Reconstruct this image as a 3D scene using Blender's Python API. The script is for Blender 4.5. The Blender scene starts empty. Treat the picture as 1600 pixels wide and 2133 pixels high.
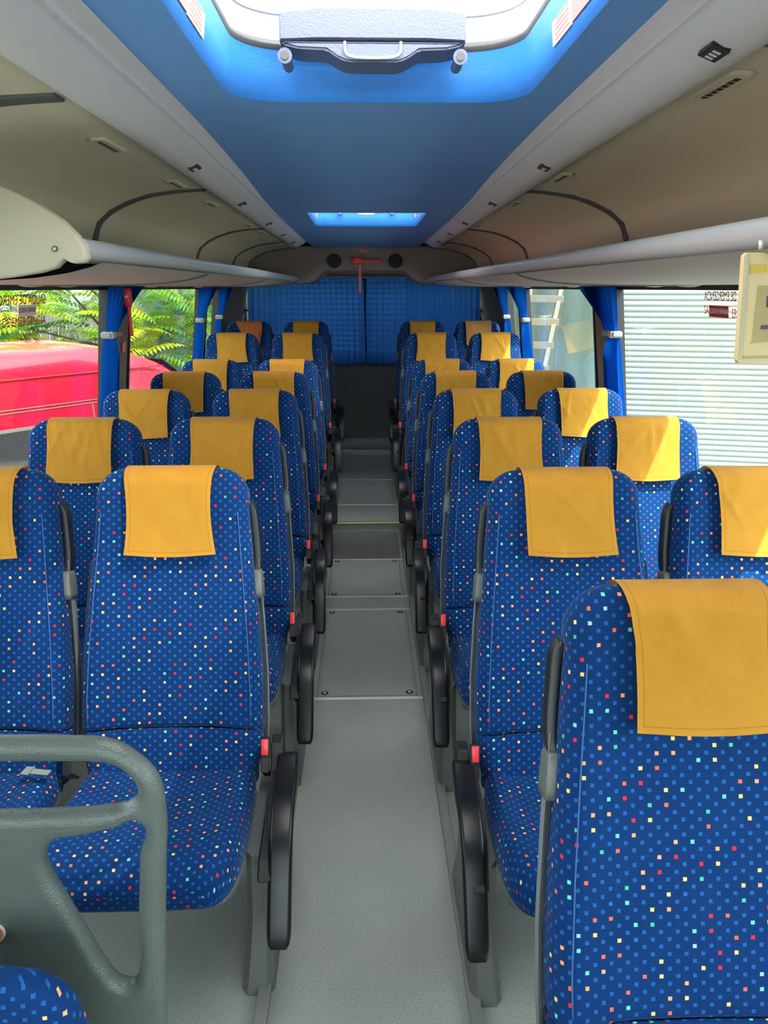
import bpy, bmesh, math, random
from mathutils import Vector, Matrix
C = bpy.context.scene.collection
sc = bpy.context.scene
R = math.radians
PI = math.pi
H = 1.64                      # eye height above the aisle floor

# ---------------------------------------------------------------- camera
cam_d = bpy.data.cameras.new('camera'); cam = bpy.data.objects.new('camera', cam_d)
C.objects.link(cam); sc.camera = cam
cam_d.sensor_fit = 'HORIZONTAL'; cam_d.sensor_width = 36.0; cam_d.lens = 36.0
cam_d.clip_start = 0.02; cam_d.clip_end = 300
cam.location = (0, 0, H)
cam.rotation_euler = (R(90 - 16.2547), 0, R(-1.478))

# ---------------------------------------------------------------- world, sun, exposure
w = bpy.data.worlds.new('world'); sc.world = w; w.use_nodes = True
nt = w.node_tree; nt.nodes.clear()
sky = nt.nodes.new('ShaderNodeTexSky'); sky.sky_type = 'NISHITA'; sky.sun_disc = False
sky.sun_elevation = R(56); sky.sun_rotation = R(140); sky.air_density = 1.0; sky.dust_density = 2.5
hs = nt.nodes.new('ShaderNodeHueSaturation'); hs.inputs['Saturation'].default_value = 0.2
bg = nt.nodes.new('ShaderNodeBackground'); bg.inputs['Strength'].default_value = 0.6
wo = nt.nodes.new('ShaderNodeOutputWorld')
nt.links.new(sky.outputs[0], hs.inputs['Color']); nt.links.new(hs.outputs[0], bg.inputs[0]); nt.links.new(bg.outputs[0], wo.inputs[0])
sd = bpy.data.lights.new('sun', 'SUN'); sd.energy = 7.0; sd.angle = R(0.6); sd.color = (1, .96, .88)
sun = bpy.data.objects.new('sun', sd); C.objects.link(sun)
sun.rotation_euler = Vector((-0.48, 0.34, -1.0)).to_track_quat('-Z', 'Y').to_euler()
vs = sc.view_settings
vs.view_transform = 'Standard'; vs.look = 'None'; vs.gamma = 1; vs.use_curve_mapping = False
vs.exposure = 1.3

# ---------------------------------------------------------------- materials
def lin(c):
    return tuple(((v/255)/12.92 if v/255 <= .04045 else ((v/255+.055)/1.055)**2.4) for v in c) + (1,)
class N:
    """small helper around a node tree"""
    def __init__(s, name):
        s.m = bpy.data.materials.new(name); s.m.use_nodes = True
        s.t = s.m.node_tree; s.t.nodes.clear()
        s.out = s.t.nodes.new('ShaderNodeOutputMaterial')
    def n(s, typ, **kw):
        o = s.t.nodes.new('ShaderNode'+typ)
        for k, v in kw.items():
            if k in o.inputs: o.inputs[k].default_value = v
            else: setattr(o, k, v)
        return o
    def l(s, a, b): s.t.links.new(a, b)
    def math(s, op, a, b=None, c=None):
        o = s.t.nodes.new('ShaderNodeMath'); o.operation = op
        for i, v in enumerate((a, b, c)):
            if v is None: continue
            if isinstance(v, (int, float)): o.inputs[i].default_value = v
            else: s.l(v, o.inputs[i])
        return o.outputs[0]
    def mix(s, f, a, b):
        o = s.t.nodes.new('ShaderNodeMix'); o.data_type = 'RGBA'
        for sock, v in ((o.inputs['Factor'], f), (o.inputs[6], a), (o.inputs[7], b)):
            if isinstance(v, (int, float, tuple)): sock.default_value = v
            else: s.l(v, sock)
        return o.outputs[2]
def plain(name, col, rough=.5, metal=0, bump=0, bscale=200, var=.06, vscale=6, spec=.5, coat=0, sheen=0):
    k = N(name); p = k.n('BsdfPrincipled')
    p.inputs['Roughness'].default_value = rough; p.inputs['Metallic'].default_value = metal
    p.inputs['Specular IOR Level'].default_value = spec; p.inputs['Coat Weight'].default_value = coat
    p.inputs['Sheen Weight'].default_value = sheen
    tc = k.n('TexCoord'); c = lin(col)
    no = k.n('TexNoise', Scale=vscale, Detail=5.0); k.l(tc.outputs['Object'], no.inputs['Vector'])
    a = tuple(v*(1-var) for v in c[:3])+(1,); b = tuple(min(1, v*(1+var)) for v in c[:3])+(1,)
    k.l(k.mix(no.outputs['Fac'], a, b), p.inputs['Base Color'])
    if bump:
        n2 = k.n('TexNoise', Scale=bscale, Detail=3.0); k.l(tc.outputs['Object'], n2.inputs['Vector'])
        bp = k.n('Bump', Strength=bump, Distance=.002); k.l(n2.outputs['Fac'], bp.inputs['Height']); k.l(bp.outputs[0], p.inputs['Normal'])
    k.l(p.outputs[0], k.out.inputs[0]); return k.m

def moquette():
    k = N('dotted_moquette'); p = k.n('BsdfPrincipled', Roughness=.9); p.inputs['Specular IOR Level'].default_value = .12
    p.inputs['Sheen Weight'].default_value = .14; p.inputs['Sheen Tint'].default_value = lin((150, 190, 240)); p.inputs['Sheen Roughness'].default_value = .4
    uv = k.n('UVMap'); sp = k.n('SeparateXYZ'); k.l(uv.outputs[0], sp.inputs[0])
    DX, DY = .0265, .0115
    t = k.math('DIVIDE', sp.outputs[1], DY); row = k.math('FLOOR', t)
    par = k.math('MODULO', k.math('ABSOLUTE', row), 2.0)
    s_ = k.math('ADD', k.math('DIVIDE', sp.outputs[0], DX), k.math('MULTIPLY', par, .5)); col = k.math('FLOOR', s_)
    cx = k.n('CombineXYZ'); k.l(col, cx.inputs[0]); k.l(row, cx.inputs[1])
    wn = k.n('TexWhiteNoise', noise_dimensions='2D'); k.l(cx.outputs[0], wn.inputs['Vector'])
    # ragged little squares
    rag = k.n('TexNoise', Scale=900.0, Detail=1.0); k.l(uv.outputs[0], rag.inputs['Vector'])
    rg = k.math('MULTIPLY', k.math('SUBTRACT', rag.outputs['Fac'], .5), .0022)
    fx = k.math('ADD', k.math('MULTIPLY', k.math('ABSOLUTE', k.math('SUBTRACT', k.math('FRACT', s_), .5)), DX), rg)
    fy = k.math('ADD', k.math('MULTIPLY', k.math('ABSOLUTE', k.math('SUBTRACT', k.math('FRACT', t), .5)), DY), rg)
    m = k.math('LESS_THAN', k.math('MAXIMUM', fx, fy), .0030)
    ramp = k.n('ValToRGB'); k.l(wn.outputs['Value'], ramp.inputs[0]); e = ramp.color_ramp; e.interpolation = 'CONSTANT'
    cols = [(0, (200, 40, 52)), (.17, (222, 96, 70)), (.34, (230, 150, 104)), (.52, (226, 194, 112)), (.70, (96, 200, 190)), (.84, (60, 172, 136)), (.93, (140, 182, 226)), (.97, (36, 92, 160)), (.985, (36, 92, 160))]
    while len(e.elements) < len(cols): e.elements.new(.5)
    for el, (ps, c) in zip(e.elements, cols): el.position = ps; el.color = lin(c)
    idx = k.math('FLOORED_MODULO', k.math('ADD', k.math('MULTIPLY', row, 2.0), k.math('MULTIPLY', col, 3.0)), 7.0)
    isc = k.math('ADD', k.math('COMPARE', idx, 0.0, .2), k.math('COMPARE', idx, 3.0, .2))
    cx2 = k.n('CombineXYZ'); k.l(row, cx2.inputs[0]); k.l(col, cx2.inputs[1]); wn2 = k.n('TexWhiteNoise', noise_dimensions='2D'); k.l(cx2.outputs[0], wn2.inputs['Vector'])
    isc = k.math('MULTIPLY', isc, k.math('LESS_THAN', wn2.outputs['Value'], .88))
    dots = k.mix(isc, lin((28, 82, 146)), ramp.outputs[0])
    # base weave
    big = k.n('TexNoise', Scale=9.0, Detail=3.0); k.l(uv.outputs[0], big.inputs['Vector'])
    chk = k.n('TexChecker', Scale=520.0); k.l(uv.outputs[0], chk.inputs['Vector'])
    base = k.mix(big.outputs['Fac'], lin((6, 38, 84)), lin((9, 52, 106)))
    base = k.mix(k.math('MULTIPLY', chk.outputs['Fac'], .28), base, lin((6, 28, 62)))
    k.l(k.mix(m, base, dots), p.inputs['Base Color'])
    bp = k.n('Bump', Strength=.35, Distance=.001); k.l(chk.outputs['Fac'], bp.inputs['Height']); k.l(bp.outputs[0], p.inputs['Normal'])
    k.l(p.outputs[0], k.out.inputs[0]); return k.m

def cover_cloth(name, ca, cb):
    k = N(name); p = k.n('BsdfPrincipled', Roughness=.8)
    p.inputs['Sheen Weight'].default_value = .15
    uv = k.n('UVMap'); sp = k.n('SeparateXYZ'); k.l(uv.outputs[0], sp.inputs[0])
    no = k.n('TexNoise', Scale=14.0, Detail=4.0); k.l(uv.outputs[0], no.inputs['Vector'])
    base = k.mix(no.outputs['Fac'], lin(ca), lin(cb))
    # stitched hem 9 mm inside the side and front edges (uv in metres, u in 0..0.235)
    hu = k.math('SUBTRACT', .1175, k.math('ABSOLUTE', k.math('SUBTRACT', sp.outputs[0], .1175)))
    d = k.math('MINIMUM', hu, sp.outputs[1])
    line = k.math('LESS_THAN', k.math('ABSOLUTE', k.math('SUBTRACT', d, .011)), .0009)
    base = k.mix(k.math('MULTIPLY', line, .35), base, lin((130, 80, 10)))
    k.l(base, p.inputs['Base Color'])
    # piqué weave
    a = k.math('SINE', k.math('MULTIPLY', k.math('ADD', sp.outputs[0], sp.outputs[1]), 1500.0))
    b = k.math('SINE', k.math('MULTIPLY', k.math('SUBTRACT', sp.outputs[0], sp.outputs[1]), 1500.0))
    h = k.math('MULTIPLY', a, b)
    h = k.math('SUBTRACT', h, k.math('MULTIPLY', line, 2.0))
    bp = k.n('Bump', Strength=.4, Distance=.0008); k.l(h, bp.inputs['Height']); k.l(bp.outputs[0], p.inputs['Normal'])
    k.l(p.outputs[0], k.out.inputs[0]); return k.m

def floor_mat():
    k = N('speckled_vinyl'); p = k.n('BsdfPrincipled', Roughness=.42)
    tc = k.n('TexCoord'); n1 = k.n('TexNoise', Scale=260.0, Detail=2.0); n2 = k.n('TexNoise', Scale=3.0, Detail=5.0); n3 = k.n('TexWhiteNoise')
    vo = k.n('TexVoronoi', Scale=230.0)
    for q in (n1, n2, vo): k.l(tc.outputs['Object'], q.inputs['Vector'])
    base = k.mix(n2.outputs['Fac'], lin((136, 141, 135)), lin((162, 166, 159)))
    sp = k.math('GREATER_THAN', n1.outputs['Fac'], .62); base = k.mix(k.math('MULTIPLY', sp, .5), base, lin((176, 182, 176)))
    dk = k.math('LESS_THAN', n1.outputs['Fac'], .38); base = k.mix(k.math('MULTIPLY', dk, .5), base, lin((70, 78, 78)))
    k.l(base, p.inputs['Base Color'])
    bp = k.n('Bump', Strength=.25, Distance=.001); k.l(n1.outputs['Fac'], bp.inputs['Height']); k.l(bp.outputs[0], p.inputs['Normal'])
    k.l(p.outputs[0], k.out.inputs[0]); return k.m

def glass(name, tint=(225, 240, 236), refl=.06, rough=0.0):
    k = N(name); tr = k.n('BsdfTransparent'); tr.inputs[0].default_value = lin(tint)
    gl = k.n('BsdfGlossy', Roughness=rough); lw = k.n('LayerWeight', Blend=.5); mx = k.n('MixShader')
    k.l(k.math('ADD', .045, k.math('MULTIPLY', k.math('POWER', lw.outputs['Facing'], 5.0), .9)), mx.inputs[0]); k.l(tr.outputs[0], mx.inputs[1]); k.l(gl.outputs[0], mx.inputs[2]); k.l(mx.outputs[0], k.out.inputs[0]); return k.m

def translucent(name, col, trans=.5, rough=.8, clear=0.0, tcol=None):
    k = N(name); d = k.n('BsdfDiffuse'); d.inputs[0].default_value = lin(col)
    t = k.n('BsdfTranslucent'); t.inputs[0].default_value = lin(tcol or col)
    mx = k.n('MixShader'); mx.inputs[0].default_value = trans
    k.l(d.outputs[0], mx.inputs[1]); k.l(t.outputs[0], mx.inputs[2])
    o = mx.outputs[0]
    if clear:
        tr = k.n('BsdfTransparent'); tr.inputs[0].default_value = lin(tcol or col); m2 = k.n('MixShader'); m2.inputs[0].default_value = clear
        k.l(o, m2.inputs[1]); k.l(tr.outputs[0], m2.inputs[2]); o = m2.outputs[0]
    k.l(o, k.out.inputs[0]); return k.m

def leather():
    k = N('grained_grey_foam'); p = k.n('BsdfPrincipled', Roughness=.36)
    tc = k.n('TexCoord'); no = k.n('TexNoise', Scale=5.0, Detail=4.0); k.l(tc.outputs['Object'], no.inputs['Vector'])
    k.l(k.mix(no.outputs['Fac'], lin((70, 78, 75)), lin((84, 92, 88))), p.inputs['Base Color'])
    vo = k.n('TexVoronoi', Scale=230.0, feature='DISTANCE_TO_EDGE'); n2 = k.n('TexNoise', Scale=18.0, Detail=4.0)
    mp = k.n('Mapping'); mp.inputs['Scale'].default_value = (.55, 1, 1); k.l(tc.outputs['Object'], mp.inputs[0]); k.l(mp.outputs[0], vo.inputs['Vector']); k.l(tc.outputs['Object'], n2.inputs['Vector'])
    h = k.math('ADD', k.math('MULTIPLY', k.math('MINIMUM', vo.outputs['Distance'], .25), 2.0), k.math('MULTIPLY', n2.outputs['Fac'], 2.5))
    bp = k.n('Bump', Strength=.5, Distance=.0012); k.l(h, bp.inputs['Height']); k.l(bp.outputs[0], p.inputs['Normal'])
    k.l(p.outputs[0], k.out.inputs[0]); return k.m

M = {}
M['moq'] = moquette()
M['cover'] = cover_cloth('yellow_cover_cloth', (216, 150, 34), (232, 172, 52))
M['cover_orange'] = cover_cloth('orange_cover_cloth', (205, 108, 50), (222, 130, 66))
M['cover_pale'] = cover_cloth('pale_orange_cover_cloth', (212, 150, 72), (226, 168, 92))
M['floor'] = floor_mat()
M['black'] = plain('black_plastic', (22, 24, 28), .38, bump=.15, bscale=500)
M['armblack'] = plain('black_armrest_foam', (13, 14, 18), .34, bump=.1, bscale=500, spec=.35)
M['blacksoft'] = plain('black_rubber', (16, 17, 19), .6)
M['grey_pl'] = plain('grey_plastic', (92, 95, 92), .42, bump=.1)
M['grey_lt'] = plain('light_grey_paint', (128, 130, 126), .4)
M['shell'] = plain('grey_felt', (112, 115, 117), .95, bump=.5, bscale=600, var=.15, vscale=200)
M['red'] = plain('red_plastic', (226, 48, 58), .35)
M['belt'] = plain('belt_black', (20, 20, 22), .5)
M['metal'] = plain('brushed_aluminium', (214, 216, 212), .4, metal=.35)
M['brass'] = plain('yellowed_aluminium', (205, 200, 140), .35, metal=.6)
M['ceil'] = plain('blue_ceiling_cloth', (104, 154, 214), .9, bump=.4, bscale=500, var=.05, vscale=3)
M['liner'] = plain('blue_hatch_liner', (44, 128, 214), .55, bump=.5, bscale=300, var=.1, vscale=8)
M['cove'] = plain('grey_duct_plastic', (204, 204, 206), .38, var=.03)
M['tube'] = plain('silver_rail', (186, 190, 190), .34, metal=.25, var=.03)
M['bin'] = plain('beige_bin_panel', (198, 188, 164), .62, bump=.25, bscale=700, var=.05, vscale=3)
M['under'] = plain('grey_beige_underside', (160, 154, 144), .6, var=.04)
M['trimdk'] = plain('dark_grey_trim', (78, 80, 82), .5)
M['cap'] = plain('cream_end_cap', (188, 182, 160), .45, bump=.1, bscale=500, var=.03)
M['wall'] = plain('charcoal_wall_carpet', (104, 104, 104), .95, bump=.6, bscale=400, var=.2, vscale=60)
M['wallg'] = plain('grey_wall_panel', (108, 104, 100), .8, bump=.3, bscale=300)
M['bulk'] = plain('brown_grey_bulkhead', (140, 126, 122), .75, bump=.2)
M['pillar'] = plain('brown_grey_pillar', (104, 92, 84), .6)
M['seal'] = plain('black_window_seal', (14, 15, 17), .6)
M['curtain'] = translucent('blue_curtain', (12, 66, 140), .5, tcol=(12, 84, 176))
M['rcurtain'] = translucent('rear_blue_curtain', (12, 48, 112), .6, clear=.12, tcol=(46, 98, 178))
M['glass'] = glass('window_glass')
M['dome'] = translucent('hatch_glass', (235, 235, 230), .85, clear=.16, tcol=(250, 250, 246))
M['hatchgrey'] = plain('mesh_grey_plastic', (96, 104, 128), .5, bump=.6, bscale=300)
M['pink'] = plain('pink_label', (226, 120, 118), .6)
M['white'] = plain('white_label', (232, 226, 222), .6)
M['text'] = plain('dark_red_lettering', (170, 40, 44), .6)
M['textdk'] = plain('dark_lettering', (12, 30, 70), .6)
M['leather'] = leather()
M['cream'] = plain('beige_acrylic_board', (214, 196, 150), .5, var=.08, vscale=20)
M['cream2'] = plain('tan_print', (176, 158, 110), .5, var=.1, vscale=30)
M['yellow'] = plain('yellow_print', (206, 176, 70), .5)
M['navy'] = plain('navy_print', (70, 66, 96), .5)
M['orange'] = plain('orange_brown_knob', (168, 84, 34), .4)
M['shutter'] = plain('white_shutter', (124, 134, 127), .5, var=.05, vscale=2)
M['sheet'] = plain('pale_green_sheet', (166, 186, 176), .5, var=.12, vscale=1.5)
M['wood'] = plain('weathered_wood', (100, 95, 82), .8, bump=.4, bscale=80, var=.2, vscale=12)
M['fence'] = plain('grey_timber_fence', (96, 92, 84), .85, bump=.4, bscale=40, var=.3, vscale=5)
M['ground'] = plain('concrete_ground', (128, 126, 120), .9, var=.12, vscale=.6)
M['van'] = plain('red_van_paint', (190, 7, 34), .25, coat=.6, var=.02)
M['vanglass'] = plain('dark_van_glass', (40, 40, 40), .08, spec=.8)
M['gasket'] = plain('faded_gasket', (92, 84, 80), .6)
M['leaf'] = translucent('green_leaf', (92, 138, 40), .42, tcol=(150, 190, 40))
M['leaf2'] = translucent('yellow_green_leaf', (134, 160, 42), .45, tcol=(190, 205, 50))
M['leafdk'] = translucent('deep_green_leaf', (52, 92, 44), .35, tcol=(90, 140, 40))
M['bark'] = plain('bark', (92, 78, 62), .9, bump=.5, bscale=60)
M['roof'] = plain('outer_roof_skin', (225, 225, 225), .5)
M['tyre'] = plain('tyre_rubber', (24, 24, 24), .8)

# ---------------------------------------------------------------- helpers
def obj(name, bm, mat, parent=None, smooth=True, angle=None):
    me = bpy.data.meshes.new(name); bm.normal_update(); bm.to_mesh(me); bm.free()
    if isinstance(mat, (list, tuple)):
        for m_ in mat: me.materials.append(M[m_])
    else: me.materials.append(M[mat])
    if smooth:
        for p in me.polygons: p.use_smooth = True
        if angle: me.set_sharp_from_angle(angle=R(angle))
    o = bpy.data.objects.new(name, me); C.objects.link(o)
    if parent: o.parent = parent
    return o
def tag(o, label, cat, group=None):
    o['label'] = label; o['category'] = cat
    if group: o['group'] = group
    return o
def thing(name, label, cat, loc=(0, 0, 0), rz=0, group=None):
    o = bpy.data.objects.new(name, None); C.objects.link(o); o.location = loc; o.rotation_euler = (0, 0, rz); o.empty_display_size = .1
    return tag(o, label, cat, group)
def struct(name, bm, mat, smooth=False, **k):
    o = obj(name, bm, mat, smooth=smooth, **k); o['kind'] = 'structure'; return o
def box(bm, c, s, bev=0, mat4=None, seg=2):
    r = bmesh.ops.create_cube(bm, size=1); vs_ = r['verts']
    for v in vs_: v.co = Vector((v.co.x*s[0], v.co.y*s[1], v.co.z*s[2]))
    if bev:
        es = list({e for v in vs_ for e in v.link_edges})
        rb = bmesh.ops.bevel(bm, geom=es, offset=bev, segments=seg, profile=.5, affect='EDGES')
        vs_ = list({v for f in rb['faces'] for v in f.verts} | {v for v in vs_ if v.is_valid})
    for v in vs_:
        if mat4: v.co = mat4 @ v.co
        v.co += Vector(c)
    return vs_
def newb(): return bmesh.new()
def cyl(bm, a, b, r, seg=16, r2=None):
    a = Vector(a); b = Vector(b); d = b-a
    m = Matrix.Translation((a+b)/2) @ d.to_track_quat('Z', 'Y').to_matrix().to_4x4()
    bmesh.ops.create_cone(bm, cap_ends=True, segments=seg, radius1=r, radius2=r if r2 is None else r2, depth=d.length, matrix=m)
def loft(bm, rings, closed=True, caps=True, uvl=None, fc=0, vs0=0.0):
    """skin rings of points; uv in metres, v measured along point index fc"""
    L = [[bm.verts.new(p) for p in r] for r in rings]
    n = len(rings[0]); m = n if closed else n-1
    us = []
    for r in rings:
        acc = [0.0]
        for i in range(n): acc.append(acc[-1]+(Vector(r[(i+1) % n])-Vector(r[i])).length)
        off = acc[fc]; us.append([a-off for a in acc])
    vv = [vs0]
    for a, b in zip(rings, rings[1:]): vv.append(vv[-1]+(Vector(a[fc])-Vector(b[fc])).length)
    for j in range(len(L)-1):
        for i in range(m):
            k = (i+1) % n
            try: f = bm.faces.new((L[j][i], L[j][k], L[j+1][k], L[j+1][i]))
            except ValueError: continue
            if uvl:
                for lp, (jj, ii) in zip(f.loops, ((j, i), (j, i+1), (j+1, i+1), (j+1, i))): lp[uvl].uv = (us[jj][ii], vv[jj])
    if caps and closed:
        for j, rr in ((0, L[0][::-1]), (len(L)-1, L[-1])):
            f = bm.faces.new(rr)
            if uvl:
                zm = max(v.co.z for v in rr); ym = min(v.co.y for v in rr)
                for lp in f.loops: lp[uvl].uv = (lp.vert.co.x, vv[j]+(zm-lp.vert.co.z)+(lp.vert.co.y-ym))
    return L
def rrect(hw, hh, r, seg=4):
    pts = []
    for cx, cy, a0 in ((hw-r, hh-r, 0), (-hw+r, hh-r, 90), (-hw+r, -hh+r, 180), (hw-r, -hh+r, 270)):
        for i in range(seg+1):
            a = R(a0+90*i/seg); pts.append((cx+r*math.cos(a), cy+r*math.sin(a)))
    return pts
def sweep(bm, path, hw, hh, r=None, side=Vector((1, 0, 0)), seg=4, scale=None):
    """sweep a rounded rectangle (hw along side) along a path"""
    path = [Vector(p) for p in path]; rings = []
    for i, p in enumerate(path):
        t = (path[min(i+1, len(path)-1)]-path[max(i-1, 0)]).normalized()
        sdir = (side-t*side.dot(t)).normalized(); up = t.cross(sdir)
        s = scale[i] if scale else 1
        rings.append([p+sdir*a*s+up*b*s for a, b in rrect(hw, hh, r if r else min(hw, hh)*.6, seg)])
    loft(bm, rings)
def smooth_path(pts, n=8):
    pts = [Vector(p) for p in pts]; out = []
    for i in range(len(pts)-1):
        p0 = pts[max(i-1, 0)]; p1 = pts[i]; p2 = pts[i+1]; p3 = pts[min(i+2, len(pts)-1)]
        for k in range(n):
            t = k/n
            out.append(.5*((2*p1)+(-p0+p2)*t+(2*p0-5*p1+4*p2-p3)*t*t+(-p0+3*p1-3*p2+p3)*t**3))
    out.append(pts[-1]); return out
def extr(bm, pts2, y0, y1, conv):
    """extrude a closed polygon (a,b) between y0 and y1; conv(a,b,y)->point"""
    A = [bm.verts.new(conv(a, b, y0)) for a, b in pts2]; B = [bm.verts.new(conv(a, b, y1)) for a, b in pts2]
    n = len(A)
    for i in range(n): bm.faces.new((A[i], A[(i+1) % n], B[(i+1) % n], B[i]))
    bm.faces.new(A[::-1]); bm.faces.new(B)
    bmesh.ops.recalc_face_normals(bm, faces=bm.faces)
def sheet(bm, profile, ys, zoff=None):
    """open section (x,z) swept along Y; zoff(y) shifts z"""
    rows = [[bm.verts.new((x, y, z+(zoff(y) if zoff else 0))) for x, z in profile] for y in ys]
    for a, b in zip(rows, rows[1:]):
        for i in range(len(profile)-1): bm.faces.new((a[i], a[i+1], b[i+1], b[i]))
def interp(tab, x):
    if x <= tab[0][0]: return tab[0][1]
    for (a, fa), (b, fb) in zip(tab, tab[1:]):
        if x <= b: return fa+(fb-fa)*(x-a)/(b-a)
    return tab[-1][1]
def text_mesh(name, body, size, mat, mw, parent, mirror=False, xs=1.0):
    cu = bpy.data.curves.new(name, 'FONT'); cu.body = body; cu.size = size; cu.align_x = 'CENTER'; cu.align_y = 'CENTER'; cu.extrude = .0004
    t = bpy.data.objects.new(name, cu); C.objects.link(t)
    bpy.context.view_layer.update()
    me = bpy.data.meshes.new_from_object(t.evaluated_get(bpy.context.evaluated_depsgraph_get()))
    bpy.data.objects.remove(t); bpy.data.curves.remove(cu)
    me.transform(mw @ Matrix.Diagonal(((-xs if mirror else xs), 1, 1, 1)))
    me.materials.clear(); me.materials.append(M[mat])
    o = bpy.data.objects.new(name, me); C.objects.link(o); o.parent = parent; return o

# ---------------------------------------------------------------- setting: floor, walls, rear wall
def flz(y):            # aisle floor height
    if y < 5.17: return 0.0
    return interp([(5.17, .05), (7.24, .10), (7.26, .14), (8.2, .14)], y)
XF = 1.36
bm = newb()
prof = [(-1.7, 0), (5.17, 0), (5.1701, .05), (7.24, .10), (7.2401, .14), (8.1, .14)]
rows = [[bm.verts.new((x, y, z)) for x in (-XF, XF)] + [] for y, z in prof]
for a, b in zip(rows, rows[1:]): bm.faces.new((a[0], a[1], b[1], b[0]))
low = [[bm.verts.new((x, y, -.12)) for x in (-XF, XF)] for y in (-1.7, 8.1)]
bm.faces.new((low[0][0], low[1][0], low[1][1], low[0][1]))
struct('floor', bm, 'floor')

def wx(z):             # inner wall x at world height z (tumblehome)
    Z = z-H
    return 1.27+.134*min(.66, max(0, -Z))
SILL = H-.76; HEAD = H+.012
WINS = [(-1.5, 4.06), (4.36, 6.36), (6.52, 7.1)]
for side, nm in ((-1, 'left'), (1, 'right')):
    bm = newb()
    def quad(y0, y1, z0, z1, t=.05):
        zs = [z0+(z1-z0)*i/4 for i in range(5)]
        inner = [[(side*wx(z), y, z) for z in zs] for y in (y0, y1)]
        outer = [[(side*(wx(z)+t), y, z) for z in zs] for y in (y0, y1)]
        A = [bm.verts.new(p) for p in inner[0]+outer[0][::-1]]; B = [bm.verts.new(p) for p in inner[1]+outer[1][::-1]]
        n = len(A)
        for i in range(n): bm.faces.new((A[i], A[(i+1) % n], B[(i+1) % n], B[i]))
        bm.faces.new(A[::-1]); bm.faces.new(B)
    quad(-1.7, 8.1, -.12, SILL)
    quad(-1.7, 8.1, HEAD, H+.62)
    ys = [-1.7]+[v for p in WINS for v in p]+[8.1]
    for i in range(0, len(ys), 2): quad(ys[i], ys[i+1], SILL, HEAD)
    bmesh.ops.recalc_face_normals(bm, faces=bm.faces)
    struct('wall_'+nm, bm, 'wallg')
    for wi, (y0, y1) in enumerate(WINS):
        bm = newb()
        pane = [(side*(wx(z)+.03), y, z) for y, z in ((y0, SILL), (y1, SILL), (y1, HEAD), (y0, HEAD))]
        bm.faces.new([bm.verts.new(p) for p in pane])
        wo_ = struct('window_%d' % (wi+1+(3 if side > 0 else 0)), bm, 'glass')
        bm = newb()
        for (ya, yb, za, zb) in ((y0-.004, y0+.022, SILL, HEAD), (y1-.022, y1+.004, SILL, HEAD), (y0, y1, SILL-.004, SILL+.02), (y0, y1, HEAD-.02, HEAD+.001)):
            r0 = [(side*(wx(z)-.012), y, z) for y, z in ((ya, za), (yb, za), (yb, zb), (ya, zb))]
            r1 = [(side*(wx(z)+.052), y, z) for y, z in ((ya, za), (yb, za), (yb, zb), (ya, zb))]
            loft(bm, [r0, r1])
        bmesh.ops.recalc_face_normals(bm, faces=bm.faces)
        obj('window_seal', bm, 'seal', wo_, smooth=False)
# rear corner trims that curve from the side walls round to the back wall
for side in (-1, 1):
    bm = newb()
    zs = [SILL-.3+(HEAD-SILL+.3)*i/6 for i in range(7)]
    rings = []
    for z in zs:
        xw = wx(z)
        pts = [(xw-.012, 7.14), (xw-.014, 7.35), (xw-.03, 7.6), (xw-.07, 7.82), (xw-.12, 7.93), (xw-.12, 7.97), (xw+.02, 7.97), (xw+.02, 7.14)]
        rings.append([(side*a, b, z) for a, b in pts])
    loft(bm, rings); bmesh.ops.recalc_face_normals(bm, faces=bm.faces)
    struct('trim_%d' % (1 if side < 0 else 2), bm, 'wallg', smooth=True, angle=40)
# rear wall with window opening
YR = 8.0; RW0, RW1 = H-.63, H+.10; RX = 1.2
bm = newb()
for c, s in (((0, YR+.04, (RW0-.12)/2), (2*XF, .08, RW0+.12)), ((0, YR+.04, (RW1+H+.62)/2), (2*XF, .08, H+.62-RW1)),
             ((-(RX+XF)/2, YR+.04, (RW0+RW1)/2), (XF-RX, .08, RW1-RW0)), (((RX+XF)/2, YR+.04, (RW0+RW1)/2), (XF-RX, .08, RW1-RW0))):
    box(bm, c, s)
struct('wall_rear', bm, 'wall')
bm = newb(); bm.faces.new([bm.verts.new(p) for p in ((-RX, YR+.05, RW0), (RX, YR+.05, RW0), (RX, YR+.05, RW1), (-RX, YR+.05, RW1))])
rw = struct('window_7', bm, 'glass')
bm = newb(); box(bm, (0.01, YR+.03, (RW0+RW1)/2), (.05, .03, RW1-RW0)); 
for s in (-1, 1): box(bm, (s*(RX-.01), YR+.03, (RW0+RW1)/2), (.035, .05, RW1-RW0))
obj('window_frame', bm, 'seal', rw, smooth=False)
bm = newb()
for s in (-1, 1): box(bm, (s*(RX-.03), YR-.02, (RW0+RW1)/2), (.018, .02, RW1-RW0), .004)
obj('frame_strip', bm, 'metal', rw, smooth=False)
bm = newb()
for s in (-1, 1):
    cyl(bm, (s*(RX+.0), YR-.04, H-.215), (s*(RX+.0), YR-.08, H-.215), .03, 16)
    box(bm, (s*(RX-.06), YR-.05, H-.215), (.1, .012, .02), .003)
obj('window_catch', bm, 'black', rw, smooth=False)
rt = Matrix.Translation((.11, YR+.035, H+.025)) @ Matrix.Rotation(R(90), 4, 'X')
text_mesh('window_lettering', 'SALIDA DE', .045, 'textdk', Matrix.Translation((.26, YR+.03, H+.085)) @ Matrix.Rotation(R(90), 4, 'X'), rw, mirror=True)
text_mesh('window_lettering', 'EMERGENCIA', .036, 'textdk', Matrix.Translation((.19, YR+.03, H+.04)) @ Matrix.Rotation(R(90), 4, 'X'), rw, mirror=True)
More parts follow.
